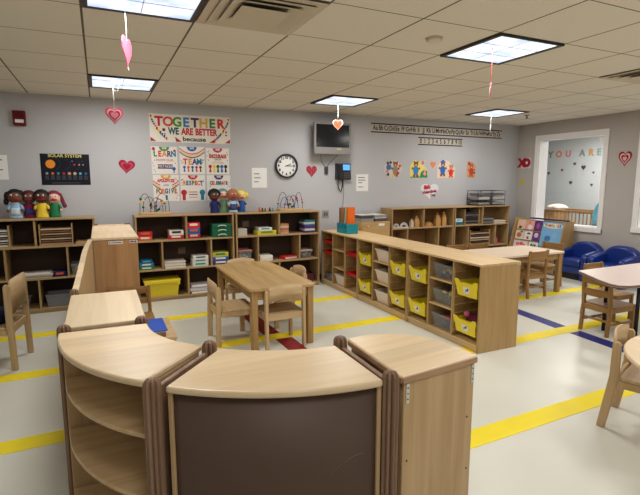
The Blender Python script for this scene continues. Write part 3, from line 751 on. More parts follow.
def poster(label, x0, x1, z0, z1, badge, lines, extra):
    t = sheet('poster', label, 'poster', x0, x1, z0, z1, col(224, 220, 214), 'small classroom posters below the banner')
    h = (z1 - z0) / 2; w = (x1 - x0) / 2
    g = MB(); n = 12
    P = [(math.cos(PI + PI * i / n) * .062, -.002, h - .003 + math.sin(PI + PI * i / n) * .055) for i in range(n + 1)]
    g.extr(P, (0, -.001, 0)); obj('badge', g, badge, t)
    text('lettering', 'WE', .036, PAPER, t, on_back(0, h - .022, .0035), fat=.001)
    for s, z, size, cs, sx in lines:
        if isinstance(cs, list):
            adv = size * .57 * sx
            for i, ch in enumerate(s): text('letter', ch, size, cs[i % len(cs)], t, on_back((i - (len(s) - 1) / 2) * adv, z, .0035), sx=sx * .85, fat=.004)
        else: text('lettering', s, size, cs, t, on_back(0, z, .0045), sx=sx)
    extra(t, w, h)
    return t
RB = [col(60, 130, 70), col(200, 60, 60), col(214, 140, 60), col(90, 60, 130), col(40, 120, 150)]
def dots(t, w, h, seed, lo=-1.0, hi=1.0, n=10):
    random.seed(seed)
    for cc in (RED, BLUE, GREEN, YELLOW):
        g = MB()
        for k in range(n // 3):
            s = random.choice((-1, 1)); disc(g, s * random.uniform(w * .72, w * .93), random.uniform(h * lo, h * hi) * .9, .006, .002, 7)
        obj('confetti', g, cc, t)
def kids(t, cs, z, r):
    for k, cc in enumerate(cs):
        x = (k - (len(cs) - 1) / 2) * .05
        g = MB(); disc(g, x, z + r * 1.8, r, .003, 12); g.extr([(x - r * .7, -.002, z - r * 1.6), (x + r * .7, -.002, z - r * 1.6), (x + r * .3, -.002, z + r), (x - r * .3, -.002, z + r)], (0, -.001, 0))
        obj('figure', g, cc, t)
def rainbow(t, z, w, um=1.0):
    for k, cc in enumerate((col(206, 70, 70), col(226, 190, 80), col(90, 70, 90))):
        for s in (-1, 1):
            a = [(s * w * (1 - u), -.002, z + .05 - .07 * (1 - (1 - u) ** 2) - k * .022) for u in (0, .25 * um, .5 * um, .75 * um, um)]
            c = [(p[0], p[1], p[2] - .014) for p in reversed(a)]
            obj('rainbow_band', MB().extr(a + c, (0, -.001, 0)), cc, t)
def x_learn(t, w, h):
    obj('panel', MB().box(-w * .55, w * .6, -.004, -.002, -h * .62, -h * .3), col(80, 50, 96), t); dots(t, w, h, 1); 
    g = MB(); disc(g, -w * .82, h * .82, .02, .002); disc(g, w * .8, h * .7, .016, .002); obj('balloon', g, RED, t)
    kids2 = MB(); disc(kids2, w * .7, -h * .62, .022, .003); kids2.box(w * .66, w * .74, -.003, -.002, -h * .95, -h * .68); obj('figure', kids2, BLUE, t)
def x_team(t, w, h): rainbow(t, h * .62, w); kids(t, [BLUE, ORANGE, col(30, 90, 150), RED, MAROON], -h * .68, .017); dots(t, w, h, 2, -.3, .1)
def x_enc(t, w, h): kids(t, [RED, YELLOW, GREEN, BLUE, col(50, 30, 40)], -h * .65, .022); dots(t, w, h, 3, 0, .9)
def x_apol(t, w, h): rainbow(t, h * .3, w, .55); dots(t, w, h, 4); k2 = MB(); disc(k2, 0, -h * .62, .014, .003); k2.box(-.012, .012, -.003, -.002, -h * .9, -h * .68); obj('figure', k2, col(30, 110, 150), t)
def x_resp(t, w, h):
    for s, cc in ((-1, RED), (1, col(30, 120, 150))):
        g = MB(); disc(g, s * w * .75, -h * .35, .036, .003, 16); g.box(s * w * .75 - .02, s * w * .75 + .02, -.003, -.002, -h * .95, -h * .5); obj('figure', g, cc, t)
    for k in range(3): obj('text_bar', MB().box(-w * .35, w * .35, -.003, -.002, -h * (.35 + .2 * k), -h * (.28 + .2 * k)), (ORANGE, GREEN, PINK)[k], t)
    dots(t, w, h, 5, .2, .8)
def x_cel(t, w, h): dots(t, w, h, 6); kids(t, [RED, YELLOW, GREEN, BLUE], -h * .65, .02)
poster('small poster reading WE LEARN FROM OUR MISTAKES, top left of six', .605, .912, 1.528, 1.86, col(80, 140, 60), [('LEARN', .075, .095, RB, 1.0), ('FROM OUR', -.0, .04, col(190, 60, 60), 1.0), ('MISTAKES', -.077, .045, PAPER, .9)], x_learn)
poster('small poster reading WE TEAM with a rainbow, top middle of six', .938, 1.248, 1.528, 1.868, col(40, 90, 160), [('TEAM', -.02, .1, RB[1:] + RB[:1], 1.0)], x_team)
poster('small poster reading WE ENCOURAGE, top right of six', 1.27, 1.565, 1.528, 1.858, col(196, 50, 70), [('ENCOURAGE', .06, .062, [col(190, 60, 60), col(180, 90, 70)], .72), ('EACH', .02, .032, col(40, 80, 80), 1.0), ('OTHER', -.02, .034, col(220, 130, 110), 1.4)], x_enc)
poster('small poster reading WE APOLOGIZE AND FORGIVE, bottom left of six', .61, .918, 1.19, 1.515, col(214, 160, 50), [('APOLOGIZE', .09, .05, [col(200, 60, 90), col(180, 70, 110)], .8), ('AND', .035, .03, col(60, 60, 70), 1.0), ('FORGIVE', -.04, .08, RB, .8)], x_apol)
poster('small poster reading WE RESPECT with a red and a teal figure', .938, 1.245, 1.19, 1.515, col(200, 50, 56), [('RESPECT', .06, .075, RB[2:] + RB[:2], .82)], x_resp)
poster('small poster reading WE CELEBRATE behind the puppets, bottom right of six', 1.27, 1.575, 1.19, 1.515, col(90, 50, 110), [('CELEBRATE', .06, .06, RB, .75)], x_cel)
# solar system poster
t = sheet('solar_poster', 'dark space poster headed SOLAR SYSTEM', 'poster', -.575, -.08, 1.395, 1.745, col(14, 17, 30))
text('lettering', 'SOLAR SYSTEM', .048, col(214, 206, 120), t, on_back(0, .152, .003), sx=1.05, fat=.001)
obj('sun', disc(MB(), -.15, .06, .048, .002, 24), col(226, 140, 40), t)
pc = [GREYP, ORANGE, col(60, 130, 150), RED, col(190, 140, 110), col(196, 170, 140), LBLUE, BLUE]
for k in range(8):
    obj('planet', disc(MB(), -.19 + .056 * k, -.045, .014 + .003 * (k in (4, 5)), .002, 14), pc[k], t)
g = MB()
for k in range(8):
    for q in range(4): g.box(-.21 + .056 * k, -.172 + .056 * k, -.0028, -.002, -.075 - .012 * q, -.071 - .012 * q)
g.box(-.15, .14, -.0028, -.002, -.155, -.15)
obj('caption_lines', g, col(90, 96, 110), t)
for k, (x, r) in enumerate(((.09, .012), (.14, .01), (.18, .007), (.07, .006), (.17, .005))): obj('planet', disc(MB(), x, .055 + (.04 if k > 2 else 0), r, .002, 12), pc[(k + 3) % 8], t)
g = MB()
for k in range(3): g.tube([(-.1 + .1 * k + .05 * math.sin(i * .35), -.0025, .06 + .055 * math.cos(i * .35)) for i in range(10)], .001, 4)
obj('orbit', g, col(50, 70, 120), t)
wallheart('paper_heart', 'crimson patterned paper heart between the space poster and the banner', .32, 1.605, .185, .165, ((1, CR), (.74, PK), (.5, CR)), -.1)
wallheart('paper_heart', 'red paper heart with white dots right of the wall clock', 2.745, 1.57, .165, .165, ((1, CR),))
hb = [o for o in bpy.data.objects if o.get('label', '').startswith('red paper heart with white')][0]
for i in range(-2, 3):
    for j in range(-2, 3):
        x, z = i * .028, j * .028 + .014 * (i % 2) + .015
        if abs(x) < .062 and z > -.06 + abs(x) * 1.1 and z < .06: obj('dot', disc(MB(), x, z, .0038, .003, 7), PAPER, hb)
# notices
def notice(label, x0, x1, z0, z1, rows):
    t = sheet('notice', label, 'notice', x0, x1, z0, z1, PAPER, 'white paper notices on the wall')
    w, h = (x1 - x0) / 2, (z1 - z0) / 2
    for u, v in rows: obj('text_line', MB().box(-w * .7, -w * .7 + 1.4 * w * u, -.0028, -.002, h * v - .006, h * v + .006), col(110, 110, 116), t)
notice('white notice sheet left of the wall clock', 1.87, 2.08, 1.35, 1.615, ((.5, .4), (.6, 0), (.4, -.4)))
notice('white notice sheet right of the wall phone', 3.47, 3.675, 1.29, 1.54, ((.8, .6), (.85, .3), (.5, 0), (.6, -.5)))
notice('white notice sheet at the left photo edge', -1.1, -.885, 1.455, 1.72, ((.9, .6), (.6, .2), (.9, -.2), (.7, -.6)))
# alphabet and number strips
def strip(label, x0, x1, z0, z1, s, size, rz=0.0):
    t = sheet('letter_strip', label, 'wall strip', x0, x1, z0, z1, col(196, 188, 176), 'black edged wall strips')
    w, h = (x1 - x0) / 2, (z1 - z0) / 2
    obj('border', MB().box(-w, w, -.004, -.002, h - .018, h).box(-w, w, -.004, -.002, -h, -h + .018), col(58, 46, 42), t)
    n = len(s); adv = 2 * w * .98 / n
    for i, ch in enumerate(s):
        text('letter_pair', ch, size, col(64, 56, 54), t, on_back(-w * .98 + adv * (i + .5), 0, .003), sx=.78, fat=.002)
strip('long alphabet strip high on the wall near the ceiling', 3.71, 6.31, 2.155, 2.295, [a + a.lower() for a in 'ABCDEFGHIJKLMNOPQRSTUVWXYZ'], .1)
strip('short number strip below the alphabet strip', 4.57, 5.45, 1.998, 2.122, ['0', '1', '2', '3', '4', '5', '6', '7', '8', '9', '10'], .1)
# clock
t = thing('wall_clock', 'round wall clock with a black rim', 'clock', (2.36, BACK, 1.645))
def ring(r0, r1, y0, y1, n=40):
    m = MB()
    P = [[(r * math.sin(2 * PI * i / n), y, r * math.cos(2 * PI * i / n)) for i in range(n)] for r, y in ((r1, y0), (r1, y1), (r0, y1), (r0, y0))]
    V = [[m.bm.verts.new(p) for p in q] for q in P]
    for k in range(4):
        for i in range(n):
            f = m.bm.faces.new([V[k][i], V[k][(i + 1) % n], V[(k + 1) % 4][(i + 1) % n], V[(k + 1) % 4][i]])
    return m
obj('rim', ring(.143, .165, 0, -.04), BLACK, t, .004)
obj('dial', MB().cyl((0, -.001, 0), (0, -.012, 0), .143, seg=40), PAPER, t)
for k in range(1, 13):
    a = 2 * PI * k / 12; text('numeral', str(k), .046, INK, t, on_back(.112 * math.sin(a), .112 * math.cos(a), .0135), fat=.0025)
g = MB()
for k in range(60):
    a = 2 * PI * k / 60; R = Matrix.Rotation(a, 4, 'Y'); g.box(-.0012, .0012, -.0135, -.012, .134, .141, R)
obj('minute_marks', g, INK, t)
def hand(a, L, w, y, nm):
    obj(nm, MB().box(-w, w, -y - .002, -y, -.018, L, Matrix.Rotation(a, 4, 'Y')), INK, t)
hand(math.radians(67), .07, .0045, .015, 'hour_hand'); hand(math.radians(90), .112, .003, .018, 'minute_hand'); obj('hub', MB().cyl((0, -.012, 0), (0, -.022, 0), .006), INK, t)
# television
t = thing('television', 'grey framed television mounted high on the wall', 'television', (2.99, BACK, 2.025))
W_, H_ = .285, .215
obj('housing', MB().hexa([(-W_ * .8, -.04, -H_ * .8), (W_ * .8, -.04, -H_ * .8), (W_ * .8, -.04, H_ * .8), (-W_ * .8, -.04, H_ * .8)], [(-W_, -.15, -H_), (W_, -.15, -H_), (W_, -.15, H_), (-W_, -.15, H_)]), GREYD, t)
f = MB(); f.box(-W_, W_, -.19, -.15, -H_, -H_ + .095); f.box(-W_, W_, -.19, -.15, H_ - .028, H_); f.box(-W_, -W_ + .028, -.19, -.15, -H_ + .095, H_ - .028); f.box(W_ - .028, W_, -.19, -.15, -H_ + .095, H_ - .028)
obj('bezel', f, mat('silver_plastic', (128, 126, 123), .45, .3), t, .004)
obj('screen', MB().box(-W_ + .028, W_ - .028, -.18, -.152, -H_ + .095, H_ - .028), SCREEN, t)
obj('badge', MB().box(.06, .13, -.192, -.19, -H_ + .066, -H_ + .08), col(200, 186, 120), t)
obj('wall_bracket', MB().box(-.06, .06, -.04, 0, -.1, .1), BLACKM, t)
g = MB(); g.tube([(-.17, -.12, -H_ + .01), (-.1, -.03, -H_ - .1), (-.03, -.01, -H_ - .17)], .004, 6); g.tube([(.13, -.12, -H_ + .01), (.05, -.03, -H_ - .09), (-.01, -.01, -H_ - .17)], .004, 6)
obj('cable', g, GREYD, t); obj('cable_box', MB().box(-.045, .005, -.03, 0, -H_ - .27, -H_ - .17), col(66, 66, 68), t, .004)
# phone
t = thing('wall_phone', 'black wall phone with a lit blue screen', 'phone', (3.225, BACK, 1.575))
obj('body', MB().extr([(-.11, 0, -.115), (-.11, -.075, -.115), (-.11, -.05, .115), (-.11, 0, .115)], (.23, 0, 0)), BLACK, t, .006)
obj('handset', MB().box(-.1, -.055, -.1, -.06, -.1, .1), col(36, 36, 40), t, .012, 3)
obj('screen', MB().extr([(-.01, -.066, .02), (.1, -.066, .02), (.1, -.058, .1), (-.01, -.058, .1)], (0, -.003, 0)), emit('phone_screen', (80, 150, 220), .9), t)
g = MB()
for i in range(4):
    for j in range(3): g.box(.0 + .026 * i, .018 + .026 * i, -.08, -.07, -.09 + .03 * j, -.072 + .03 * j)
obj('keypad', g, GREYD, t)
obj('cord', MB().tube([(-.075, -.06, -.1), (-.08, -.04, -.18), (-.06, -.03, -.25), (-.03, -.03, -.29), (-.01, -.03, -.24), (0.0, -.04, -.17), (-.01, -.04, -.115)], .008, 8), BLACK, t)
obj('wall_cable', MB().tube([(.02, -.01, -.115), (.035, -.008, -.3), (.02, -.006, -.5), (.03, -.006, -.62), (.03, -.006, -.8)], .003, 6), GREYD, t)
t = thing('wall_socket', 'grey double wall socket beside the divider end', 'socket', (2.965, BACK, .965))
obj('plate', MB().box(-.055, .055, -.006, 0, -.055, .055), GREYP, t, .003); obj('outlet', MB().box(-.03, -.006, -.009, -.006, -.025, .025), GREYD, t); obj('outlet', MB().box(.006, .03, -.009, -.006, -.025, .025), GREYD, t)
t = thing('fire_alarm', 'dark red fire alarm strobe high on the left wall', 'fire alarm', (-.735, BACK, 2.115))
obj('body', MB().box(-.06, .06, -.05, 0, -.08, .08), col(104, 18, 24), t, .008); obj('strobe', MB().box(-.04, .04, -.062, -.05, -.05, -.015), PAPER, t, .003); obj('grille', MB().box(-.035, .035, -.053, -.05, .01, .06), col(84, 14, 20), t)

# bear cutouts (plain generic teddy bears)
BB = col(140, 84, 50); BB2 = col(196, 120, 70)
def bear(t, x, z, s, shirt, fur, side=1):
    y = .002
    obj('shirt', MB().extr([(x + .052 * s * math.cos(2 * PI * i / 16), -y, z - .022 * s + .074 * s * math.sin(2 * PI * i / 16)) for i in range(16)], (0, -.001, 0)), shirt, t)
    h = MB(); disc(h, x, z + .075 * s, .042 * s, y + .001, 16); disc(h, x - .035 * s, z + .11 * s, .016 * s, y, 10); disc(h, x + .035 * s, z + .11 * s, .016 * s, y, 10)
    for q in (-1, 1):
        disc(h, x + q * .062 * s, z + .01 * s, .02 * s, y + .001, 10); disc(h, x + q * .03 * s, z - .1 * s, .024 * s, y + .001, 10)
    obj('fur', h, fur, t)
    m = MB(); disc(m, x, z + .062 * s, .017 * s, y + .002, 10); obj('muzzle', m, col(220, 180, 140), t)
    e = MB(); disc(e, x - .015 * s, z + .088 * s, .004 * s, y + .002, 6); disc(e, x + .015 * s, z + .088 * s, .004 * s, y + .002, 6); disc(e, x, z + .068 * s, .005 * s, y + .003, 6); obj('face_marks', e, INK, t)
def cutout(label, pts, x, z, m):
    t = thing('bear_cutout', label, 'wall cutout', (x, BACK, z), 0, 'teddy bear cutouts in a row')
    obj('card', MB().extr([(a, 0, c) for a, c in pts], (0, -.002, 0)), m, t); return t
circ = lambda rx, rz, n=20: [(rx * math.cos(2 * PI * i / n) * (1 + .05 * math.cos(5 * 2 * PI * i / n)), rz * math.sin(2 * PI * i / n)) for i in range(n)]
t = cutout('round wall cutout of a brown bear among flowers, leftmost bear', circ(.165, .135), 4.115, 1.62, col(206, 196, 190))
bear(t, .04, .0, .95, col(150, 130, 110), BB); g = MB(); disc(g, -.08, .03, .045, .003); obj('blue_figure', g, col(60, 110, 170), t)
for x, z, cc in ((.09, -.06, RED), (-.09, -.08, GREEN), (0, -.1, YELLOW), (-.11, -.03, PINK), (.12, .05, ORANGE), (-.05, .1, GREEN), (-.1, .09, BROWNC)): obj('flower', disc(MB(), x, z, .024, .005, 8), cc, t)
t = cutout('wide wall cutout of a bear in blue beside a green hill', [(-.17, -.13), (.17, -.13), (.17, -.02), (.1, .05), (.12, .14), (0, .12), (-.1, .14), (-.17, .06)], 4.6, 1.625, col(226, 214, 120))
bear(t, -.06, .0, 1.0, col(50, 130, 190), BB); obj('hill', MB().extr([(.02, -.003, -.12), (.165, -.003, -.12), (.16, -.003, -.03), (.1, -.003, .0), (.04, -.003, -.05)], (0, -.002, 0)), col(50, 130, 80), t)
obj('pink_figure', disc(disc(MB(), .11, -.02, .022, .006), .11, -.07, .03, .006), col(232, 150, 150), t); obj('balloon', disc(MB(), .07, .1, .032, .003, 12, ), col(206, 110, 180), t)
g = MB(); g.extr([(-.16, -.003, -.13), (.17, -.003, -.13), (.17, -.003, -.115), (-.16, -.003, -.115)], (0, -.001, 0)); obj('grass', g, col(80, 150, 60), t)
wallheart('paper_heart', 'small orange heart between two bear cutouts', 4.87, 1.69, .105, .11, ((1, col(222, 130, 80)),))
hc = bpy.data.objects.new; g = MB()
t = cutout('wall cutout of a bear in blue overalls with an orange bear', [(-.18, -.14), (.18, -.14), (.19, .02), (.1, .08), (.05, .14), (-.1, .15), (-.18, .05)], 5.14, 1.625, col(222, 200, 180))
bear(t, -.07, .01, 1.0, col(40, 100, 180), BB); bear(t, .1, -.03, .85, col(220, 50, 40), BB2); obj('cap', disc(MB(), -.07, .125, .03, .005, 10), col(40, 100, 180), t)
t = cutout('narrow wall cutout of a bear in red, rightmost bear', [(-.085, -.13), (.09, -.13), (.1, .06), (.02, .13), (-.09, .14), (-.1, .0)], 5.67, 1.625, col(206, 160, 110))
bear(t, .0, -.01, .9, col(200, 60, 60), col(176, 100, 60)); obj('flower', disc(MB(), -.05, .1, .03, .006, 9), col(190, 40, 90), t); obj('flower', disc(MB(), .06, -.05, .02, .006, 9), GREEN, t)
t = thing('valentine_sign', 'white heart shaped sign with Valentines Day lettering', 'sign', (4.82, BACK, 1.27))
obj('card', MB().extr([(a, 0, c) for a, c in heart_pts(.36, .25)], (0, -.003, 0)), col(220, 216, 222), t)
text('lettering', 'Happy', .05, CR, t, on_back(-.05, .06, .0045, .15), fat=.004); text('lettering', 'Valentines', .07, CR, t, on_back(0, .0, .0045, .12), sx=.95, fat=.003); text('lettering', 'Day', .06, col(90, 80, 96), t, on_back(.07, -.055, .0045, .1), fat=.002)
obj('small_heart', MB().extr([(a - .06, -.0032, c + .07) for a, c in heart_pts(.12, .075)], (0, -.002, 0)), col(214, 70, 90), t)

# ------------------------------------------------------------------ right wall decorations
t = thing('xo_sign', 'red X and O cutout on the right wall near the corner', 'sign', (RIGHT, 6.02, 1.745))
text('letter', 'X', .2, CR, t, on_side(.055, 0, .003), depth=.003, fat=.012); text('letter', 'O', .17, CR, t, on_side(-.055, 0, .007), depth=.003, fat=.016); obj('heart', MB().extr([on_side(-.055, 0, .006) @ Vector((a, c, 0)) for a, c in heart_pts(.05, .05)], (-.004, 0, 0)), PAPER, t)
obj('backing', MB().extr([(0, .055 + .0, -.09), (0, -.14, -.09), (0, -.14, .09), (0, .055, .09)], (-.001, 0, 0)), col(214, 200, 200), t)
tag(obj('sticky_note', MB().box(-.002, 0, -.035, .035, -.05, .05), col(196, 176, 60), None, loc=(RIGHT, 6.04, 1.43)), 'small yellow note on the right wall near the corner', 'note')
wallheart('paper_heart', 'red and white layered paper heart between the two windows', 0, 1.745, .19, .215, ((1, col(150, 24, 40)), (.74, col(224, 200, 196)), (.56, col(160, 26, 44)), (.3, col(214, 180, 176))), 0, 'side', 4.28)
tag(obj('window_sticker', MB().extr([on_side(0, 0, 0) @ Vector((a, c, 0)) for a, c in heart_pts(.05, .055)], (-.002, 0, 0)), PAPER, None, loc=(RIGHT + .029, 4.68, 2.055)), 'tiny white heart sticker in the upper window corner', 'sticker')

# ------------------------------------------------------------------ nursery seen through the window
t = thing('wall_lettering', 'coloured paper letters YOU ARE on the nursery wall', 'letters', (NX, 6.55, 1.99))
for ch, y, cc in (('Y', 7.2, col(110, 150, 90)), ('O', 7.0, col(230, 130, 80)), ('U', 6.78, col(226, 120, 140)), ('A', 6.47, col(130, 140, 140)), ('R', 6.28, col(214, 160, 80)), ('E', 6.12, col(150, 170, 160))):
    text('letter', ch, .175, cc, t, on_side(y - 6.55, 0, .003), depth=.002, fat=.008)
for k, (y, z, s) in enumerate(((6.42, 1.7, .1), (6.68, 1.4, .08), (6.22, 1.36, .06), (5.98, 1.86, .08), (6.2, 1.6, .05), (6.02, 1.4, .05), (7.22, 1.6, .07), (6.62, 1.78, .07), (6.9, 1.66, .06))):
    w = ('below the letter A', 'left of centre', 'low right of centre', 'below the letter E', 'right of centre', 'lowest at the right', 'at the far left', 'below the letter U', 'below the letter O')[k]
    tag(obj('heart_decal', MB().extr([on_side(0, 0, 0) @ Vector((a, c, 0)) for a, c in heart_pts(s, s)], (-.003, 0, 0)), col(60, 64, 70), None, loc=(NX, y, z)), 'small dark heart decal on the nursery wall, ' + w, 'decal', 'dark heart decals')
CRIBW = wood('crib_wood', (172, 136, 92), (150, 114, 72), 'z', .45)
t = thing('crib', 'light wooden crib with spindles beyond the window', 'crib', (7.45, 5.66, 0))
cl, cw, ch = .52, .6, .93
for x in (0, cw):
    obj('rail', MB().box(x - .018, x + .018, -cl + .02, cl - .02, ch - .04, ch - .002), CRIBW, t, .006); obj('rail', MB().box(x - .018, x + .018, -cl + .02, cl - .02, .25, .29), CRIBW, t, .006)
    for y in (-cl, cl): obj('leg', MB().box(x - .025, x + .025, y - .025, y + .025, 0, ch), CRIBW, t, .004)
    for k in range(13):
        y = -cl + .085 + k * (2 * cl - .17) / 12; obj('spindle', MB().cyl((x, y, .28), (x, y, ch - .03), .009, seg=8), CRIBW, t)
for y in (-cl, cl):
    obj('end_panel', MB().box(.02, cw - .02, y - .012, y + .012, .25, ch - .02), CRIBW, t, .003)
obj('mattress', MB().box(.03, cw - .03, -cl + .03, cl - .03, .3, .42), PAPER, t, .02)
tag(obj('blanket', MB().lathe([(.2, 0), (.21, .03), (.15, .075), (.05, .095)], sx=1.0, sy=.95, seg=30, lobes=5, amp=.3), col(226, 214, 198), None, loc=(7.62, 6.02, .932), sub=1), 'cream blanket heaped on the crib', 'blanket')
t = thing('crib_mobile', 'pale blue curved mobile stand with a round end, right in the window', 'toy', (7.1, 4.87, .02))
obj('arm', MB().tube([(.0, .03, 0), (.0, .03, .5), (0, .05, .7), (0, .06, .85), (0, .02, 1.0), (0, -.03, 1.08)], .035, 10), col(110, 190, 214), t, )
obj('round_end', MB().sphere((-.04, .0, .74), .05), col(130, 160, 160), t)
obj('foot', MB().lathe([(.16, -.02), (.15, 0), (.05, .02)], (0, .03, 0), 18), col(150, 170, 176), t)
lamp(7.75, 5.6, CEIL - .03, 40, .5, (1, .985, .96)); lamp(7.75, 3.2, CEIL - .03, 36, .5, (1, .99, .98))

# ------------------------------------------------------------------ foreground curved shelving
ZT = .80
def post(p, nm, x, y):
    g = MB(); g.lathe([(.034, 0), (.034, ZT - .018), (.033, ZT + .006), (.026, ZT + .018), (.012, ZT + .024)], (x, y, 0), 96, 8, .36, flat=True)
    return obj(nm, g, BROWN, p)
def connector(label, a, b_, top=ZT - .014):
    t = thing('shelf_connector', label, 'connector', ((a[0] + b_[0]) / 2, (a[1] + b_[1]) / 2, 0), 0, 'brown posts joining the low shelves')
    cx, cy = t.location[0], t.location[1]
    for q in (a, b_): post(t, 'post', q[0] - cx, q[1] - cy)
    d = Vector((b_[0] - a[0], b_[1] - a[1], 0)); L = d.length; ang = math.atan2(d.y, d.x)
    M = Matrix.Rotation(ang, 4, 'Z')
    obj('panel', MB().box(-L / 2 + .03, L / 2 - .03, -.011, .011, .02, top, M), BROWN, t, .003)
    return t
# near-left curved open shelf
c1 = (.80, 2.545); A0, A1 = 178.6, 227.3
t = thing('curved_shelf', 'curved open shelf with a maple top in the left foreground', 'shelf', (c1[0] - .62, c1[1] - .35, 0))
ox, oy = -(c1[0] - .62), -(c1[1] - .35)
cx, cy = c1[0] + ox, c1[1] + oy
obj('top', MB().sector(cx, cy, .61, 1.023, A0, A1, ZT - .024, ZT, 36), MAPLE, t, .008, 3)
for z in (.605, .372, .09):
    obj('shelf', MB().sector(cx, cy, .64, 1.003, A0 + 1.1, A1 - 1.1, z - .018, z, 32), BIRCH_H, t, .003)
obj('curved_back', MB().sector(cx, cy, .625, .639, A0 + 1, A1 - 1, .0, ZT - .025, 28), MAPLE_S, t)
for a, s in ((A0, 1), (A1, -1)):
    obj('end_panel', MB().box(.64, 1.008, min(0, s * .018), max(0, s * .018), 0, ZT - .025, Matrix.Translation((cx, cy, 0)) @ Matrix.Rotation(math.radians(a), 4, 'Z')), MAPLE_S, t, .003)
# centre curved unit with brown back toward the camera
c2 = (.95, 2.60); B0, B1 = 228.9, 268.9
t = thing('curved_shelf', 'curved shelf with a dark brown back in the front centre', 'shelf', (.6, 1.8, 0))
cx, cy = c2[0] - .6, c2[1] - 1.8
obj('top', MB().sector(cx, cy, .757, 1.178, B0, B1, ZT - .024, ZT, 36), MAPLE, t, .008, 3)
obj('back_panel', MB().sector(cx, cy, 1.148, 1.156, B0 + .9, B1 - .9, .03, ZT - .025, 32), HARD, t)
for z in (.605, .372, .09): obj('shelf', MB().sector(cx, cy, .772, 1.146, B0 + 1, B1 - 1, z - .018, z, 24), BIRCH_H, t)
for a, s in ((B0, 1), (B1, -1)):
    obj('end_panel', MB().box(.772, 1.166, min(0, s * .018), max(0, s * .018), 0, ZT - .025, Matrix.Translation((cx, cy, 0)) @ Matrix.Rotation(math.radians(a), 4, 'Z')), MAPLE_S, t, .003)
g = MB()
P = []
for k in range(9):
    a = math.radians(258.5 + 7 * k / 8); P.append((cx + 1.157 * math.cos(a), cy + 1.157 * math.sin(a), .49 + .06 * math.sin(k / 8 * 1.7)))
obj('scuff_mark', MB().tube(P, .0012, 4), col(120, 104, 92), t)
# right rounded end unit
t = thing('rounded_shelf', 'rounded end shelf with a plain wooden panel, right foreground', 'shelf', (1.008, 1.417, 0), math.radians(6.6))
SK = math.tan(math.radians(9.0))
def quarter(a, b_, n=24, e=2.4, off=0.0):
    pts = [(-off, -off)]
    for i in range(n + 1):
        u = PI / 2 * i / n
        pts.append((a * math.cos(u) ** (2 / e), b_ * math.sin(u) ** (2 / e)))
    return [(x + SK * y, y) for x, y in pts]
sk = lambda x0, x1, y0, y1: [(x0 + SK * y0, y0), (x1 + SK * y0, y0), (x1 + SK * y1, y1), (x0 + SK * y1, y1)]
obj('top', MB().prism(quarter(.424, .476), ZT - .02, ZT), MAPLE, t, .006, 3)
obj('edge_band', MB().box(.0, .416, -.007, -.0005, ZT - .024, ZT - .004), EDGE, t, .002)
obj('edge_band', MB().prism(sk(-.007, -.0005, 0, .46), ZT - .024, ZT - .004), EDGE, t, .002)
obj('front_panel', MB().box(.012, .41, .003, .021, 0, ZT - .0205), MAPLE_S, t, .003)
obj('side_panel', MB().prism(sk(.009, .027, .022, .45), 0, ZT - .0205), MAPLE_S, t, .003)
for z in (.605, .372, .09): obj('shelf', MB().prism([(p[0] * .96 + .012, p[1] * .96 + .005) for p in quarter(.4, .44, off=-.022)], z - .018, z), BIRCH_H, t)
for x in (.03, .398):
    h = obj('bracket_plate', MB().box(x - .008, x + .008, -.0005, .003, ZT - .1, ZT - .03), STEEL, t, .001)
    for z in (ZT - .085, ZT - .065, ZT - .045): obj('screw', MB().cyl((x, -.0005, z), (x, -.0018, z), .003, seg=8), INK, h)
for x, z in ((.035, .49), (.375, .57), (.385, .36), (.035, .24)): obj('bolt_hole', MB().cyl((x, .0035, z), (x, .0015, z), .004, seg=8), INK, t)
# low rectangular unit
t = thing('low_shelf', 'low rectangular shelf with a maple top behind the left curved shelf', 'shelf', (0, 3.03, 0))
obj('top', MB().box(-.207, .194, -.385, .385, ZT - .022, ZT), MAPLE_Y, t, .006, 3)
obj('end_panel', MB().box(-.195, .19, -.38, -.36, 0, ZT - .0225), MAPLE_S, t, .003); obj('end_panel', MB().box(-.195, .19, .36, .38, 0, ZT - .0225), MAPLE_S, t, .003)
obj('back_panel', MB().box(.175, .188, -.36, .36, 0, ZT - .0225), MAPLE_S, t)
for z in (.605, .372, .09): obj('shelf', MB().box(-.19, .175, -.36, .36, z - .018, z), BIRCH_H, t)
connector('brown shelf connector between the low shelf and the left curved shelf', (-.2, 2.607), (.165, 2.612))
connector('brown shelf connector between the two curved shelves', (.134, 1.742), (.41, 2.062))
connector('brown shelf connector between the brown-backed shelf and the rounded end', (.963, 1.43), (.976, 1.87))
# the low shelves are a little narrower than drawn above: bring their plan down to size about the room origin
KF = .8649
for o in [q for q in bpy.data.objects if q.get('label') and (q.name.split('.')[0] in ('curved_shelf', 'rounded_shelf', 'low_shelf', 'shelf_connector'))]:
    o.location = (o.location[0] * KF, o.location[1] * KF, o.location[2])
    todo = [c for c in bpy.data.objects if c.parent == o]
    todo += [g for g in bpy.data.objects if g.parent in todo]
    for c in todo: c.data.transform(Matrix.Diagonal((KF, KF, 1, 1)))
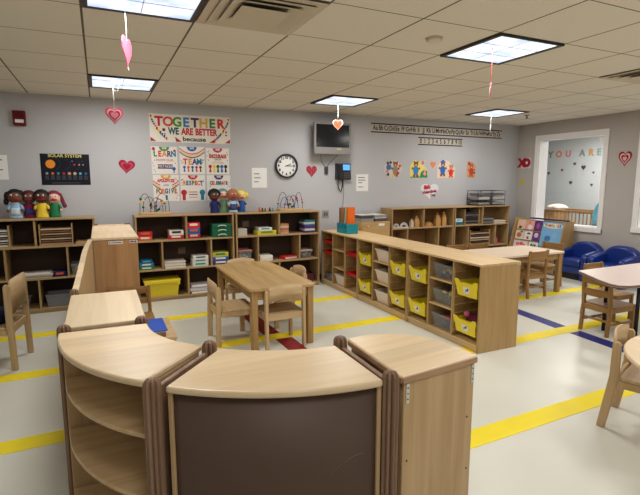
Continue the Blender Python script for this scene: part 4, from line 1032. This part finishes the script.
# sweeping wing panel up to the tall cabinet
t = thing('wing_panel', 'curved wooden wing panel sweeping up to the tall end cabinet', 'panel', (-.163, 3.05, 0), math.atan2(1.33, .075))
L = 1.31
KN = ((0, .80), (.09, .812), (.22, .842), (.36, .876), (.48, .908), (.6, .934), (.75, .95), (1, .955))
def knz(u):
    for (a, za), (b_, zb) in zip(KN, KN[1:]):
        if u <= b_: return za + (zb - za) * (u - a) / (b_ - a)
    return KN[-1][1]
prof = [(L * i / 20, knz(i / 20) - .012) for i in range(21)]
obj('board', MB().extr([(0, -.014, .02)] + [(x, -.014, z) for x, z in prof] + [(L, -.014, .02)], (0, .028, 0)), MAPLE_S, t, .004, 2)
obj('top_edge', MB().hexa([(x, -.017, z + .0005) for x, z in prof] + [(x, -.017, z + .012) for x, z in reversed(prof)], [(x, .017, z + .0005) for x, z in prof] + [(x, .017, z + .012) for x, z in reversed(prof)]), MAPLE_Y, t)
g = MB().lathe([(.026, 0), (.026, .795), (.02, .815), (.01, .82)], (-.03, 0, 0), 64, 8, .34, flat=True); obj('post', g, BROWN, t)
g = MB().lathe([(.02, 0), (.02, .94), (.016, .958), (.008, .962)], (L + .022, 0, 0), 64, 8, .34, flat=True); obj('post', g, BROWN, t)
# tall end cabinet
t = thing('end_cabinet', 'tall cabinet end panel with stickers standing out from the back shelves', 'cabinet', (.104, 5.14, 0))
obj('top', MB().box(-.19, .19, -.705, .69, .933, .955), wood('pale_maple', (236, 212, 176), (222, 192, 150), 'y', .35, .12, 'y'), t, .005, 3)
obj('end_panel', MB().box(-.182, .182, -.695, -.675, 0, .9325), wood('maple_end', (188, 146, 100), (170, 126, 82), 'z', .42, .12, 'x'), t, .003); obj('end_panel', MB().box(-.182, .182, .665, .685, 0, .9325), MAPLE_S, t, .003)
obj('side_panel', MB().box(.165, .182, -.675, .665, 0, .9325), MAPLE_S, t); obj('side_panel', MB().box(-.182, -.165, -.675, .665, 0, .9325), MAPLE_S, t)
for z in (.63, .33, .04): obj('shelf', MB().box(-.165, .165, -.675, .665, z - .018, z), BIRCH_H, t)
s = obj('sticker', MB().box(-.055, .06, -.6965, -.6952, .895, .92), PAPER, t); obj('sticker_print', MB().box(-.035, .05, -.6972, -.6966, .903, .911), col(90, 90, 96), s); obj('sticker_logo', MB().box(-.05, -.04, -.6972, -.6966, .9, .914), col(90, 90, 96), s)
s = obj('sticker', MB().box(.115, .18, -.6965, -.6952, .9, .922), PAPER, t); obj('sticker_print', MB().box(.12, .15, -.6972, -.6966, .905, .917), col(120, 40, 70), s); obj('sticker_logo', MB().box(.155, .17, -.6972, -.6966, .903, .918), col(70, 60, 120), s)
for x in (-.165, .165): obj('top_clip', MB().box(x - .03, x + .03, .6, .67, .9555, .968), BROWN, t, .003)

# ------------------------------------------------------------------ tray divider (three units) and its bins
DX, DD, DZ = 2.80, .44, .76
def tray_unit(y1, label):
    """unit runs from y1 toward the camera; open face looks to -x"""
    Wd = 1.026
    t = thing('tray_unit', label, 'shelf', (DX, y1, 0), 0, 'low tray storage units in a row'); th = .02
    obj('side_panel', MB().box(0, DD, -th, -.001, 0, DZ - th), BEECH, t, .002); obj('side_panel', MB().box(0, DD, -Wd, -Wd + th, 0, DZ - th), BEECH, t, .002)
    obj('top', MB().box(-.006, DD + .004, -Wd, 0, DZ - th, DZ), BEECH_Y, t, .003)
    obj('base', MB().box(0, DD - .01, -Wd + th, -th, .045, .065).box(.012, .03, -Wd + th, -th, 0, .045), BEECH_Y, t, .002)
    obj('back_panel', MB().box(DD - .01, DD, -Wd + th, -th, 0, DZ - th), BACKL, t)
    for k in (1, 2):
        y = -Wd * k / 3; obj('divider', MB().box(.002, DD - .01, y - .009, y + .009, .065, DZ - th), BEECH, t, .002)
    for z in (.30, .54): obj('shelf', MB().box(.004, DD - .012, -Wd * 2 / 3 + .009, -Wd / 3 - .009, z - .014, z), BEECH_Y, t, .002)
    for c in (0, 2):
        ya, yb = -Wd * c / 3, -Wd * (c + 1) / 3
        ya -= .02 if c == 0 else .009; yb += .02 if c == 2 else .009
        for e, q in ((ya, -1), (yb, 1)):
            y0_, y1_ = sorted((e, e + q * .004)); g = MB().box(.012, .02, y0_, y1_, .1, .68).box(DD - .05, DD - .04, y0_, y1_, .1, .68)
            y0_, y1_ = sorted((e, e + q * .011))
            for k in range(8):
                z = .12 + .075 * k; g.box(.01, DD - .03, y0_, y1_, z - .004, z + .004)
            obj('tray_runner', g, BEECH_Y, t)
    return t
U1 = tray_unit(5.958, 'far tray unit with red trays below the turquoise book bin')
U2 = tray_unit(4.93, 'middle tray unit holding white tubs and yellow bins')
U3 = tray_unit(3.902, 'near tray unit with clear tubs and yellow bins')
lg = obj('maker_label', MB().box(DD - .035, DD - .005, -1.0275, -1.0262, DZ - .03, DZ - .012), PAPER, U3); obj('label_print', MB().box(DD - .03, DD - .015, -1.0281, -1.0276, DZ - .027, DZ - .015), col(170, 30, 50), lg)
Wd = 1.026
def bin_proto():
    w = .278; d = .36; h = .135
    t = thing('yellow_bin', 'x', 'bin', (0, 0, 0), 0, 'yellow bins in the tray units')
    obj('body', MB().tub(.012, d, -w / 2 + .012, w / 2 - .012, 0, h - .012, .015, .018, .004), YBIN, t, .003)
    for q in (-1, 1): obj('side_rim', MB().box(.012, d, *sorted((q * w / 2, q * (w / 2 - .012))), h - .02, h - .01), YBIN, t, .002)
    z1 = h + .014
    P = [(-w / 2, z1), (-w / 2 + .04, z1), (-w / 2 + .068, h - .012), (w / 2 - .068, h - .012), (w / 2 - .04, z1), (w / 2, z1), (w / 2 - .004, h - .03), (w / 2 - .012, h - .045), (w / 2 - .022, .004), (-w / 2 + .022, .004), (-w / 2 + .012, h - .045), (-w / 2 + .004, h - .03)]
    lean = lambda z: -.024 * z / h
    fr = MB().hexa([(lean(z), y, z) for y, z in P], [(lean(z) + .012, y, z) for y, z in P]); obj('front', fr, YBIN, t, .003)
    lb = obj('label', MB().hexa([(lean(z) - .0012, y, z) for y, z in ((-.035, .03), (.035, .03), (.035, .09), (-.035, .09))], [(lean(z) - .0002, y, z) for y, z in ((-.035, .03), (.035, .03), (.035, .09), (-.035, .09))]), PAPER, t)
    random.seed(11); g = MB()
    for k in range(7):
        y, z = random.uniform(-.022, .022), random.uniform(.042, .078); s = random.uniform(.004, .009)
        g.box(lean(z) - .0022, lean(z) - .0012, y - s, y + s, z - s * .7, z + s * .7)
    obj('label_drawing', g, col(90, 84, 110), lb)
    return t
BP = None
def ybin(unit_y, c, z, label):
    global BP
    loc = (DX + .016, unit_y - Wd * (c + .5) / 3, z)
    if BP is None: BP = bin_proto(); BP.location = loc; BP['label'] = label; return BP
    return clone(BP, loc, 0, label)
for uy, un in ((4.93, 'middle'), (3.902, 'near')):
    for c, cn in ((0, 'far'), (2, 'near')):
        for z, zn in ((.448, 'upper'), (.118, 'lower')):
            ybin(uy, c, z, 'yellow bin, %s row, %s column of the %s tray unit' % (zn, cn, un))
def rtub(uy, z, m, label, fill=None, h=.14, dx=.02, name='white_tub', cat='tub', group='tubs on the middle shelves of the tray units', w=.27, c=1):
    t = thing(name, label, cat, (DX + dx, uy - Wd * (c + .5) / 3, z), 0, group)
    obj('body', MB().tub(0, .3, -w / 2, w / 2, 0, h, .03, .02, .004), m, t, .002)
    obj('front_rim', MB().box(-.008, .0, -w / 2 - .004, w / 2 + .004, h - .014, h), m, t, .002); obj('back_rim', MB().box(.3, .308, -w / 2 - .004, w / 2 + .004, h - .014, h), m, t, .002)
    if fill is not None:
        for q, f in enumerate(fill):
            random.seed(int(z * 100) + q); g = MB()
            for k in range(8):
                g.sphere((random.uniform(.07, .23), random.uniform(-w / 2 + .06, w / 2 - .06), .02 + .035 * q + random.uniform(0, .02)), random.uniform(.014, .022), (1, 1.3, .8), 8, 6)
            o = obj('contents', g, f, t); o['kind'] = 'stuff'
    return t
for z, n in ((.0655, 'lowest'), (.3005, 'middle'), (.5405, 'topmost')):
    rtub(4.93, z, WBIN, '%s white tub in the middle tray unit' % n)
rtub(5.958, .0655, WBIN, 'white tub low in the far tray unit')
for z, n, fl in ((.0655, 'lowest', [BLUE, col(70, 60, 80), RED]), (.3005, 'middle', [col(120, 110, 60), col(60, 60, 60), YELLOW]), (.5405, 'topmost', [BLUE, col(190, 170, 60), col(90, 90, 90)])):
    rtub(3.902, z, CLEAR, '%s clear tub of small toys in the near tray unit' % n, fl, name='clear_tub')
def rtray(c, z, label):
    t = thing('red_tray', label, 'tray', (DX + .022, 5.958 - Wd * (c + .5) / 3, z), 0, 'red trays in the far tray unit'); w = .294
    obj('body', MB().tub(0, .36, -w / 2 + .012, w / 2 - .012, 0, .05, .01, .012, .004), RBIN, t, .002)
    obj('rim', MB().box(-.01, .36, -w / 2, -w / 2 + .012, .042, .05).box(-.01, .36, w / 2 - .012, w / 2, .042, .05).box(-.014, -.001, -w / 2, w / 2, .03, .052), RBIN, t, .002)
    return t
rtray(0, .43, 'red tray, lower of two in the far column'); rtray(0, .58, 'red tray, upper of two in the far column'); rtray(2, .50, 'red tray, upper of two in the column beside the yellow bins'); rtray(2, .24, 'red tray, lower of two in the column beside the yellow bins')
tubthing('storage_tub', 'grey tub at the bottom of the far column of the far tray unit', DX + .03, DX + .3, .0655, .1, CLEARG, OFFW, y0=5.958 - Wd * .5 / 3, depth=.24)
# toy in the nearest low bin
t = thing('toy_ball', 'maroon toy with a pink knob in the nearest low yellow bin', 'toy', (DX + .14, 3.902 - Wd * 2.5 / 3, .1225))
obj('body', MB().sphere((0, 0, .085), .083, (1, 1.25, 1)), col(96, 22, 44), t); obj('knob', MB().sphere((-.05, .07, .15), .03), col(206, 110, 140), t)
# turquoise book bin on the divider, its folders are separate things
t = thing('book_bin', 'turquoise book bin with compartments on the divider', 'book bin', (2.945, 5.46, DZ + .0005))
g = MB(); bw, bd = .08, .14
g.box(-bw, bw, -bd, bd, 0, .006)
for y in (-bd, -bd / 3 - .004, bd / 3, bd - .006): g.box(-bw, bw, y, y + .006, .006, .13)
g.box(bw - .006, bw, -bd + .006, bd - .006, .006, .12)
obj('case', g, TEAL, t)
g = MB(); g.box(-bw - .004, -bw, -bd, bd, 0, .075)
for y in (-bd, -bd / 3 - .012, bd / 3 - .008, bd - .02): g.box(-bw - .004, -bw, y, y + .02, .075, .125)
obj('front', g, TEAL, t)
def folder(y, m, label, h, lean, w=.12, th=.03):
    t2 = thing('folder', label, 'folder', (2.945, 5.46 + y, DZ + .0075), 0, 'folders standing in the turquoise bin')
    M = Matrix.Rotation(lean, 4, 'X')
    obj('cover', MB().box(-w / 2, w / 2, -th / 2, -th / 2 + .003, 0, h, M).box(-w / 2, w / 2, th / 2 - .003, th / 2, 0, h, M).box(-w / 2, -w / 2 + .003, -th / 2 + .003, th / 2 - .003, 0, h, M), m, t2)
    obj('pages', MB().box(-w / 2 + .006, w / 2 - .004, -th / 2 + .004, th / 2 - .004, .004, h - .01, M), OFFW, t2)
folder(-.085, col(236, 110, 36), 'orange folder standing in the turquoise bin', .335, .0, w=.1, th=.05)
folder(-.015, col(150, 210, 180), 'mint folder leaning left in the turquoise bin', .325, .14, th=.018)
folder(.075, col(150, 104, 70), 'brown folder at the back left of the turquoise bin', .325, .0, th=.02)
folder(.115, col(124, 90, 66), 'dark brown board rearmost in the turquoise bin', .32, .0, th=.016)

# ------------------------------------------------------------------ tables
def rect_table(name, label, x0, x1, y0, y1, h, top, legm, rz=0.0, r=.05, leg=.055):
    t = thing(name, label, 'table', ((x0 + x1) / 2, (y0 + y1) / 2, 0), rz)
    w, d = (x1 - x0) / 2, (y1 - y0) / 2
    obj('tabletop', MB().prism(rounded(-w, w, -d, d, r), h - .026, h), top, t, .005, 3)
    i = .035
    obj('apron', MB().box(-w + i, w - i, -d + i, -d + i + .02, h - .105, h - .027).box(-w + i, w - i, d - i - .02, d - i, h - .105, h - .027).box(-w + i, -w + i + .02, -d + i + .02, d - i - .02, h - .105, h - .027).box(w - i - .02, w - i, -d + i + .02, d - i - .02, h - .105, h - .027), legm, t, .002)
    for sx in (-1, 1):
        for sy in (-1, 1):
            xa = sx * (w - .022); xb = xa - sx * leg; ya = sy * (d - .022); yb = ya - sy * leg
            obj('leg', MB().box(min(xa, xb), max(xa, xb), min(ya, yb), max(ya, yb), 0, h - .027), legm, t, .005)
    return t
TC = rect_table('wooden_table', 'rectangular wooden table in the middle of the room', 1.08, 1.69, 3.69, 5.0, .55, TABLE, TABLE_V)
rect_table('pale_table', 'pale topped wooden table beside the book display', 4.12, 5.42, 4.12, 4.77, .54, PALE_TOP, TABLE_V, 0, .02)
# trapezoid laminate table
t = thing('laminate_table', 'pinkish laminate table with black legs at the right edge', 'table', (4.75, 2.65, 0))
TP = [(4.08, 2.945), (3.99, 2.8), (3.87, 2.60), (3.80, 2.45), (3.80, 2.38), (3.87, 2.33), (4.0, 2.31), (5.75, 2.36), (5.8, 2.45), (5.5, 2.97)]
TP = [(x - 4.75, y - 2.65) for x, y in TP]
obj('tabletop', MB().prism(TP, .574, .6), LAM, t, .004); obj('edge_band', MB().prism([(x * 1.002, y * 1.004) for x, y in TP], .578, .594), col(120, 100, 88), t)
for x, y in ((-.55, -.2), (-.38, .2), (.55, .2), (.8, -.2)): obj('leg', MB().cyl((x, y, 0), (x, y, .574), .017, seg=12), BLACKM, t)
# round table
t = thing('round_table', 'round pale wooden table in the lower right corner', 'table', (2.83, 1.05, 0))
obj('tabletop', MB().lathe([(.555, .527), (.565, .533), (.565, .545), (.558, .552)], seg=56), ROUND_TOP, t)
for k in range(4):
    a = PI * .11 + PI / 2 * k; obj('leg', MB().cyl((.4 * math.cos(a), .4 * math.sin(a), 0), (.36 * math.cos(a), .36 * math.sin(a), .526), .024, .03, 14), ROUND_TOP, t)
obj('apron', MB().lathe([(.40, .47), (.405, .527)], seg=40), ROUND_TOP, t)

# ------------------------------------------------------------------ chairs
def ply_chair(label, loc, rz, w=.34, d=.31, sh=.30, bh=.565, rake=.03):
    """light wood school chair: plank posts, bowed ply back, flat seat; it faces local +y"""
    t = thing('wooden_chair', label, 'chair', loc, rz, 'light wooden classroom chairs')
    tk, wd = .026, .045
    for s in (-1, 1):
        x0, x1 = sorted((s * w / 2, s * (w / 2 - tk)))
        hb = bh - .045
        P = [(-wd - rake, 0), (-rake, 0), (-.004, sh * .9), (0, sh), (0, hb - .02), (-.01, hb), (-wd + .012, hb), (-wd, hb - .02), (-wd - .004, sh)]
        obj('back_post', MB().extr([(x0, y, z) for y, z in P], (x1 - x0, 0, 0)), BIRCH, t, .006, 3)
        F = [(d - wd, 0), (d, 0), (d, sh - .02), (d - wd, sh - .02)]
        obj('front_leg', MB().extr([(x0, y, z) for y, z in F], (x1 - x0, 0, 0)), BIRCH, t, .004)
        xi0, xi1 = sorted((s * (w / 2 - tk), s * (w / 2 - tk - .018)))
        obj('side_rail', MB().box(x0 + .003, x1 - .003, .0, d - wd, sh - .062, sh - .02), BIRCH, t, .002)
    obj('seat', MB().prism(rounded(-w / 2 + .001, w / 2 - .001, .002, d + .012, .03), sh - .019, sh), BIRCH_H, t, .006, 3)
    obj('seat_rail', MB().box(-w / 2 + tk, w / 2 - tk, -.03, -.012, sh - .062, sh - .005), BIRCH_H, t, .002); obj('seat_rail', MB().box(-w / 2 + tk, w / 2 - tk, d - .03, d - .012, sh - .062, sh - .02), BIRCH_H, t, .002)
    n = 16; lo, hi = [], []
    g = MB(); A = []; Bk = []
    for i in range(n + 1):
        u = -1 + 2 * i / n; x = u * (w / 2 - tk)
        y = -.036 - .026 * (1 - u * u)
        zt = bh - .022 * abs(u) ** 2.5; zb = sh + .105 + .05 * (1 - u * u) - .02
        A.append((x, y, zb)); Bk.append((x, y, zt))
    for i in range(n):
        q = [A[i], A[i + 1], Bk[i + 1], Bk[i]]
        vs = [g.bm.verts.new(p) for p in q]; f = g.bm.faces.new(vs); f.smooth = True
    bmesh.ops.remove_doubles(g.bm, verts=g.bm.verts[:], dist=1e-5)
    o = obj('backrest', g, BIRCH_H, t); so = o.modifiers.new('thick', 'SOLIDIFY'); so.thickness = .012; so.offset = 0
    return t
CA = ply_chair('light chair at the left side of the centre table, back to the camera left', (.905, 4.145, 0), -PI / 2, .37, .30, .32, .575, .01)
clone(CA, (1.395, 3.725, 0), .02, 'light chair at the near end of the centre table, back toward the camera')
CBx = bpy.data.objects[-1] if False else None
clone(CA, (1.41, 5.11, 0), PI, 'light chair at the far end of the centre table')
clone(CA, (1.79, 4.42, 0), PI / 2, 'light chair at the right side of the centre table')
ply_chair('taller light chair with a navy cushion at the left photo edge', (-.665, 4.32, 0), PI / 2 - .15, .42, .34, .34, .715, .01)
ply_chair('light chair tucked under the round table', (2.80, 1.665, 0), PI + .36, .36, .31, .325, .575, .05)
tag(obj('seat_cushion', MB().lathe([(.15, 0), (.17, .02), (.172, .06), (.15, .09), (.05, .1)], seg=24), NAVY, None, loc=(-.855, 4.35, .3405)), 'round navy cushion on the seat of the left chair', 'cushion')

def slat_chair(label, loc, rz, w=.30, d=.29, sh=.27, bh=.56, slats=((.475, .55), (.37, .43)), group='darker slat-back chairs'):
    t = thing('slat_chair', label, 'chair', loc, rz, group)
    q = .03
    for s in (-1, 1):
        x0, x1 = sorted((s * w / 2, s * (w / 2 - q)))
        P = [(-q - .02, 0), (-.02, 0), (0, sh * .8), (0, sh), (-.025, bh), (-q - .02, bh), (-q, sh), (-q, sh * .8)]
        obj('back_post', MB().extr([(x0, y, z) for y, z in P], (x1 - x0, 0, 0)), OAK, t, .004)
        obj('front_leg', MB().box(x0, x1, d - q, d, 0, sh - .02), OAK, t, .004)
        obj('side_stretcher', MB().box((x0 + x1) / 2 - .007, (x0 + x1) / 2 + .007, -.005, d - q, .1, .122), OAK, t, .002)
        obj('side_rail', MB().box((x0 + x1) / 2 - .009, (x0 + x1) / 2 + .009, .0, d - q, sh - .06, sh - .021), OAK, t, .002)
    for z0, z1 in slats:
        zc = (z0 + z1) / 2; yo = -.025 * (zc - sh) / (bh - sh)
        n = 8; F = [((w / 2 - q) * (-1 + 2 * i / n), yo - .014 - .012 * (1 - (-1 + 2 * i / n) ** 2)) for i in range(n + 1)]
        pts = F + [(x, y - .012) for x, y in reversed(F)]
        obj('back_slat', MB().prism(pts, z0, z1), OAK_H, t, .002)
    obj('seat', MB().prism(rounded(-w / 2 - .004, w / 2 + .004, -.004 + .006, d + .012, .025), sh - .02, sh), OAK_H, t, .005, 2)
    obj('stretcher', MB().box(-w / 2 + q, w / 2 - q, d * .5 - .008, d * .5 + .008, .105, .12), OAK_H, t, .002); obj('stretcher', MB().box(-w / 2 + q, w / 2 - q, -.028, -.012, .13, .15), OAK_H, t, .002)
    obj('seat_rail', MB().box(-w / 2 + q, w / 2 - q, -.026, -.01, sh - .06, sh - .01), OAK_H, t, .002); obj('seat_rail', MB().box(-w / 2 + q, w / 2 - q, d - .026, d - .01, sh - .06, sh - .021), OAK_H, t, .002)
    return t
ONE = ((.485, .585),)
S1C = slat_chair('slat chair at the near side of the pale table, back to the camera', (4.86, 4.085, 0), .03, .34, .3, .3, .595, ONE, 'chairs around the pale table')
clone(S1C, (5.67, 4.53, 0), PI / 2, 'slat chair at the right end of the pale table by the armchair')
clone(S1C, (4.32, 4.88, 0), PI, 'slat chair on the far side of the pale table, left one')
clone(S1C, (4.70, 4.88, 0), PI, 'slat chair on the far side of the pale table, right one')
S2C = slat_chair('two-slat chair at the slanted edge of the laminate table', (4.23, 2.83, 0), -PI / 2 - .02, .30, .33, .28, .555)
clone(S2C, (4.86, 3.30, 0), PI, 'two-slat chair behind the laminate table in front of the armchairs')
slat_chair('brown slat chair in the gap behind the low shelf', (.19, 4.38, 0), PI, .36, .3, .28, .515, ((.44, .505), (.35, .395)), 'single brown chairs')
# stool with blue top
t = thing('wooden_stool', 'low wooden stool with a bright blue seat behind the left curved shelf', 'stool', (.3, 3.78, 0))
obj('seat', MB().prism(rounded(-.2, .17, -.26, .28, .015), .27, .295), BIRCH_H, t, .004)
obj('blue_pad', MB().box(-.17, .12, -.1, .26, .2955, .303), mat('blue_pad', (40, 84, 190), .5, .3), t, .002)
for sx in (-.17, .14):
    for sy in (-.23, .25): obj('leg', MB().box(sx - .02, sx + .02, sy - .02, sy + .02, 0, .27), BIRCH, t, .003)
obj('end_board', MB().box(-.19, .09, -.245, -.225, .2955, .335), BROWN, t, .003)

# ------------------------------------------------------------------ blue armchairs
def armchair(label, loc, rz):
    t = thing('armchair', label, 'armchair', loc, rz, 'blue vinyl armchairs')     # faces local -y; width along x
    w, d = .265, .44
    obj('base', MB().box(-w + .1, w - .1, -.02, d - .06, .1, .2), BLUEV, t, .01)
    obj('plinth', MB().box(-w + .08, w - .08, .03, d - .05, 0, .1), BLACK, t)
    obj('seat_cushion', MB().box(-w + .095, w - .095, -.04, d - .14, .2005, .3), BLUEV, t, .03, 4)
    for s in (-1, 1):
        x0, x1 = sorted((s * w, s * (w - .095)))
        P = [(-.03, .0), (d - .03, .0), (d - .02, .43), (d * .5, .43), (.02, .395), (-.03, .36)]
        obj('arm', MB().extr([(x0, y, z) for y, z in P], (x1 - x0, 0, 0)), BLUEV, t, .035, 5)
    n = 16
    g = MB(); P = []
    for i in range(n + 1):
        u = -1 + 2 * i / n; P.append((u * (w - .02), .54 - .12 * abs(u) ** 3))
    g.extr([(P[0][0], d - .15, .21)] + [(x, d - .15, z) for x, z in P] + [(P[-1][0], d - .15, .21)], (0, .15, 0))
    obj('backrest', g, BLUEV, t, .045, 5)
    return t
AC = armchair('blue vinyl armchair next to the book display', (6.24, 4.655, 0), -PI / 2)
clone(AC, (6.24, 4.12, 0), -PI / 2, 'blue vinyl armchair nearer the right photo edge')

# ------------------------------------------------------------------ book display
t = thing('book_display', 'slanted wooden book display with picture books under the window', 'book display', (6.1, 5.415, 0))
yl = .485
sidep = [(.175, 0), (.55, 0), (.55, .82), (.36, .82), (.34, .80), (.175, .15)]
for y in (-yl, yl - .02): obj('side_panel', MB().extr([(x, y, z) for x, z in sidep], (0, .02, 0)), BEECH, t, .004)
obj('slanted_back', MB().extr([(.415, -yl + .02, .80), (.43, -yl + .02, .80), (.275, -yl + .02, .12), (.255, -yl + .02, .12)], (0, 2 * yl - .04, 0)), BEECH_H, t)
def slope(u): return (.408 - .15 * u, .79 - .66 * u)    # u 0 top .. 1 bottom
for u, ya, yb in ((.245, -.055, yl - .02), (.5, -.055, yl - .02), (.755, -.055, yl - .02), (.615, -yl + .02, -.058), (.875, -yl + .02, -.058)):
    x, z = slope(u); obj('ledge', MB().box(x - .035, x + .004, ya, yb, z - .008, z), BEECH_H, t)
obj('top_strip', MB().box(.37, .45, -yl, .2, .821, .84), col(28, 30, 60), t, .003)
obj('lower_board', MB().box(.25, .27, -yl + .02, yl - .02, 0, .12), BEECH, t)
def facebook(y0, y1, ua, ub, m, label, title=None, art=()):
    xa, za = slope(ua); xb, zb = slope(ub)
    ox_ = -.018
    b_ = thing('picture_book', label, 'book', (6.1 + xb + ox_, 5.415 + (y0 + y1) / 2, zb), 0, 'picture books facing out on the display')
    v = Vector((xa - xb, 0, za - zb)); nrm = Vector((-v.z, 0, v.x)).normalized(); w = (y1 - y0) / 2
    c = [Vector((0, -w, .002)), Vector((0, w, .002)), Vector((v.x, w, v.z)), Vector((v.x, -w, v.z))]
    obj('cover', MB().hexa(c, [p + nrm * .008 for p in c]), m, b_, .001)
    up = v.normalized(); right = Vector((0, -1, 0)); L = v.length
    for k, (cu, cv, su, sv, am) in enumerate(art):
        o = v * cv + right * (cu * w) + nrm * .0082
        q = [o + right * (su * w * math.cos(2 * PI * i / 10)) + up * (sv * L * math.sin(2 * PI * i / 10)) for i in range(10)]
        obj('cover_art', MB().hexa(q, [p + nrm * .0008 for p in q]), am, b_)
    if title:
        M = Matrix.Translation(v * .86 + nrm * .0092) @ Matrix((( right.x, up.x, nrm.x, 0), (right.y, up.y, nrm.y, 0), (right.z, up.z, nrm.z, 0), (0, 0, 0, 1)))
        for i, ch in enumerate(title[0]):
            text('letter', ch, title[1], title[2][i % len(title[2])], b_, M @ Matrix.Translation(((i - (len(title[0]) - 1) / 2) * title[1] * .66, 0, 0)), fat=.003)
    return b_
facebook(-.45, -.06, .0, .6, col(120, 172, 214), 'large blue picture book titled FAMILIES on the display', ('FAMILIES', .055, [col(40, 90, 60), col(220, 170, 40), col(190, 50, 50), col(60, 60, 120)]), ((0, .86, .96, .1, col(224, 216, 200)), (-.3, .35, .3, .12, col(70, 120, 180)), (.3, .5, .2, .1, col(130, 180, 216))))
facebook(-.05, .09, .0, .235, col(104, 56, 116), 'purple picture book in the top row left of the blue one', None, ((0, .5, .5, .3, col(150, 90, 140)),))
facebook(.10, .26, .0, .235, col(228, 160, 160), 'pink picture book in the top row', None, ((.1, .3, .6, .25, col(232, 220, 210)), (-.2, .75, .4, .15, col(206, 150, 60))))
facebook(.27, .44, .0, .235, col(226, 196, 150), 'tan picture book at the left of the top row', None, ((.1, .6, .6, .25, col(226, 190, 200)), (-.2, .2, .4, .15, BROWNC)))
facebook(-.05, .09, .255, .49, col(120, 70, 130), 'violet book with a pale oval in the middle row', None, ((0, .6, .6, .25, col(220, 190, 210)), (.1, .2, .4, .12, col(60, 60, 120))))
facebook(.10, .26, .255, .49, col(226, 222, 218), 'white book with dark marks in the middle row', None, ((.1, .7, .5, .1, GREYD), (0, .25, .3, .15, col(190, 40, 60))))
facebook(.27, .44, .255, .49, col(222, 214, 200), 'cream book with an orange picture in the middle row', None, ((-.1, .45, .6, .28, col(200, 110, 70)), (.4, .8, .3, .1, GREEN)))
facebook(-.42, -.15, .63, .865, col(206, 210, 214), 'pale book at the lower right of the display', None, ((0, .5, .6, .25, BLUE),))
facebook(-.05, .13, .51, .745, col(226, 226, 222), 'white book in the lower row with green and blue marks', None, ((-.4, .6, .2, .2, GREEN), (0, .6, .15, .2, col(40, 70, 90)), (.4, .6, .2, .2, col(60, 90, 120))))
facebook(.15, .44, .51, .745, col(228, 214, 210), 'white book with pink flowers at the lower left', None, ((-.4, .6, .25, .2, PINK), (.1, .65, .25, .18, col(220, 90, 100)), (.5, .5, .2, .2, PINK)))

# ------------------------------------------------------------------ hearts hanging from the ceiling
def hanging(label, x, y, zt, zb, w, ang, layers, string=STRING, loop=False, tail=0.0):
    t = thing('hanging_heart', label, 'heart decoration', (x, y, CEIL - .012), 0, 'paper hearts hanging on strings')
    ztop, zbot = zt - CEIL + .012, zb - CEIL + .012
    s = MB().tube([(0, 0, 0), (.002, 0, ztop * .5), (0, 0, ztop - .02)], .0022, 6)
    if loop: obj('string_loop', MB().tube([(0, 0, ztop * .35), (.02, 0, ztop * .42), (.045, 0, ztop * .38), (.055, 0, ztop * .2), (.06, 0, -.0)], .0022, 6), string, t)
    if tail: obj('string_tail', MB().tube([(0, 0, zbot), (.004, 0, zbot - tail)], .0018, 6), string, t)
    obj('string', s, string, t)
    h = ztop - zbot; R = Matrix.Rotation(ang, 4, 'Z'); out = .0
    for k, (sc, m) in enumerate(layers):
        P = [(px * sc, 0, py * sc + (ztop + zbot) / 2) for px, py in heart_pts(w, h)]
        th = .004 + .004 * k
        obj(('card', 'white_layer', 'front_layer', 'centre')[k], MB().extr([R @ Vector((a, -th / 2, c)) for a, _, c in P], R @ Vector((0, th, 0))), m, t)
    return t
PK2 = col(220, 96, 118)
hanging('pink heart seen nearly edge-on hanging from the light at the top left', .19, 2.97, 2.237, 2.075, .17, 1.22, ((1, PK2),), tail=.02)
hanging('pink and white patterned heart hanging near the fire alarm', .175, 4.96, 2.125, 1.965, .165, .25, ((1, PK2), (.78, col(236, 200, 206)), (.66, col(196, 60, 90)), (.42, col(226, 140, 160))), loop=True)
hanging('orange heart with a white edge hanging in front of the television', 2.73, 5.33, 2.19, 2.06, .125, -.5, ((1, col(226, 200, 190)), (.88, col(210, 66, 34))))
hanging('slim edge-on heart on a red string below the large light', 2.6, 2.67, 2.14, 2.02, .07, .9, ((1, PK2), (.5, PAPER)), string=RSTRING)
hanging('small white heart on a string in front of the alphabet strip', 5.01, 5.11, 2.215, 2.12, .06, .9, ((1, PAPER),))

# ------------------------------------------------------------------ world and view
w = bpy.data.worlds.new('world'); bpy.context.scene.world = w; w.use_nodes = True
w.node_tree.nodes['Background'].inputs[0].default_value = (.02, .02, .022, 1); w.node_tree.nodes['Background'].inputs[1].default_value = 1
sc = bpy.context.scene
sc.view_settings.view_transform = 'Standard'; sc.view_settings.look = 'None'; sc.view_settings.gamma = 1; sc.view_settings.use_curve_mapping = False
sc.view_settings.exposure = 0.1
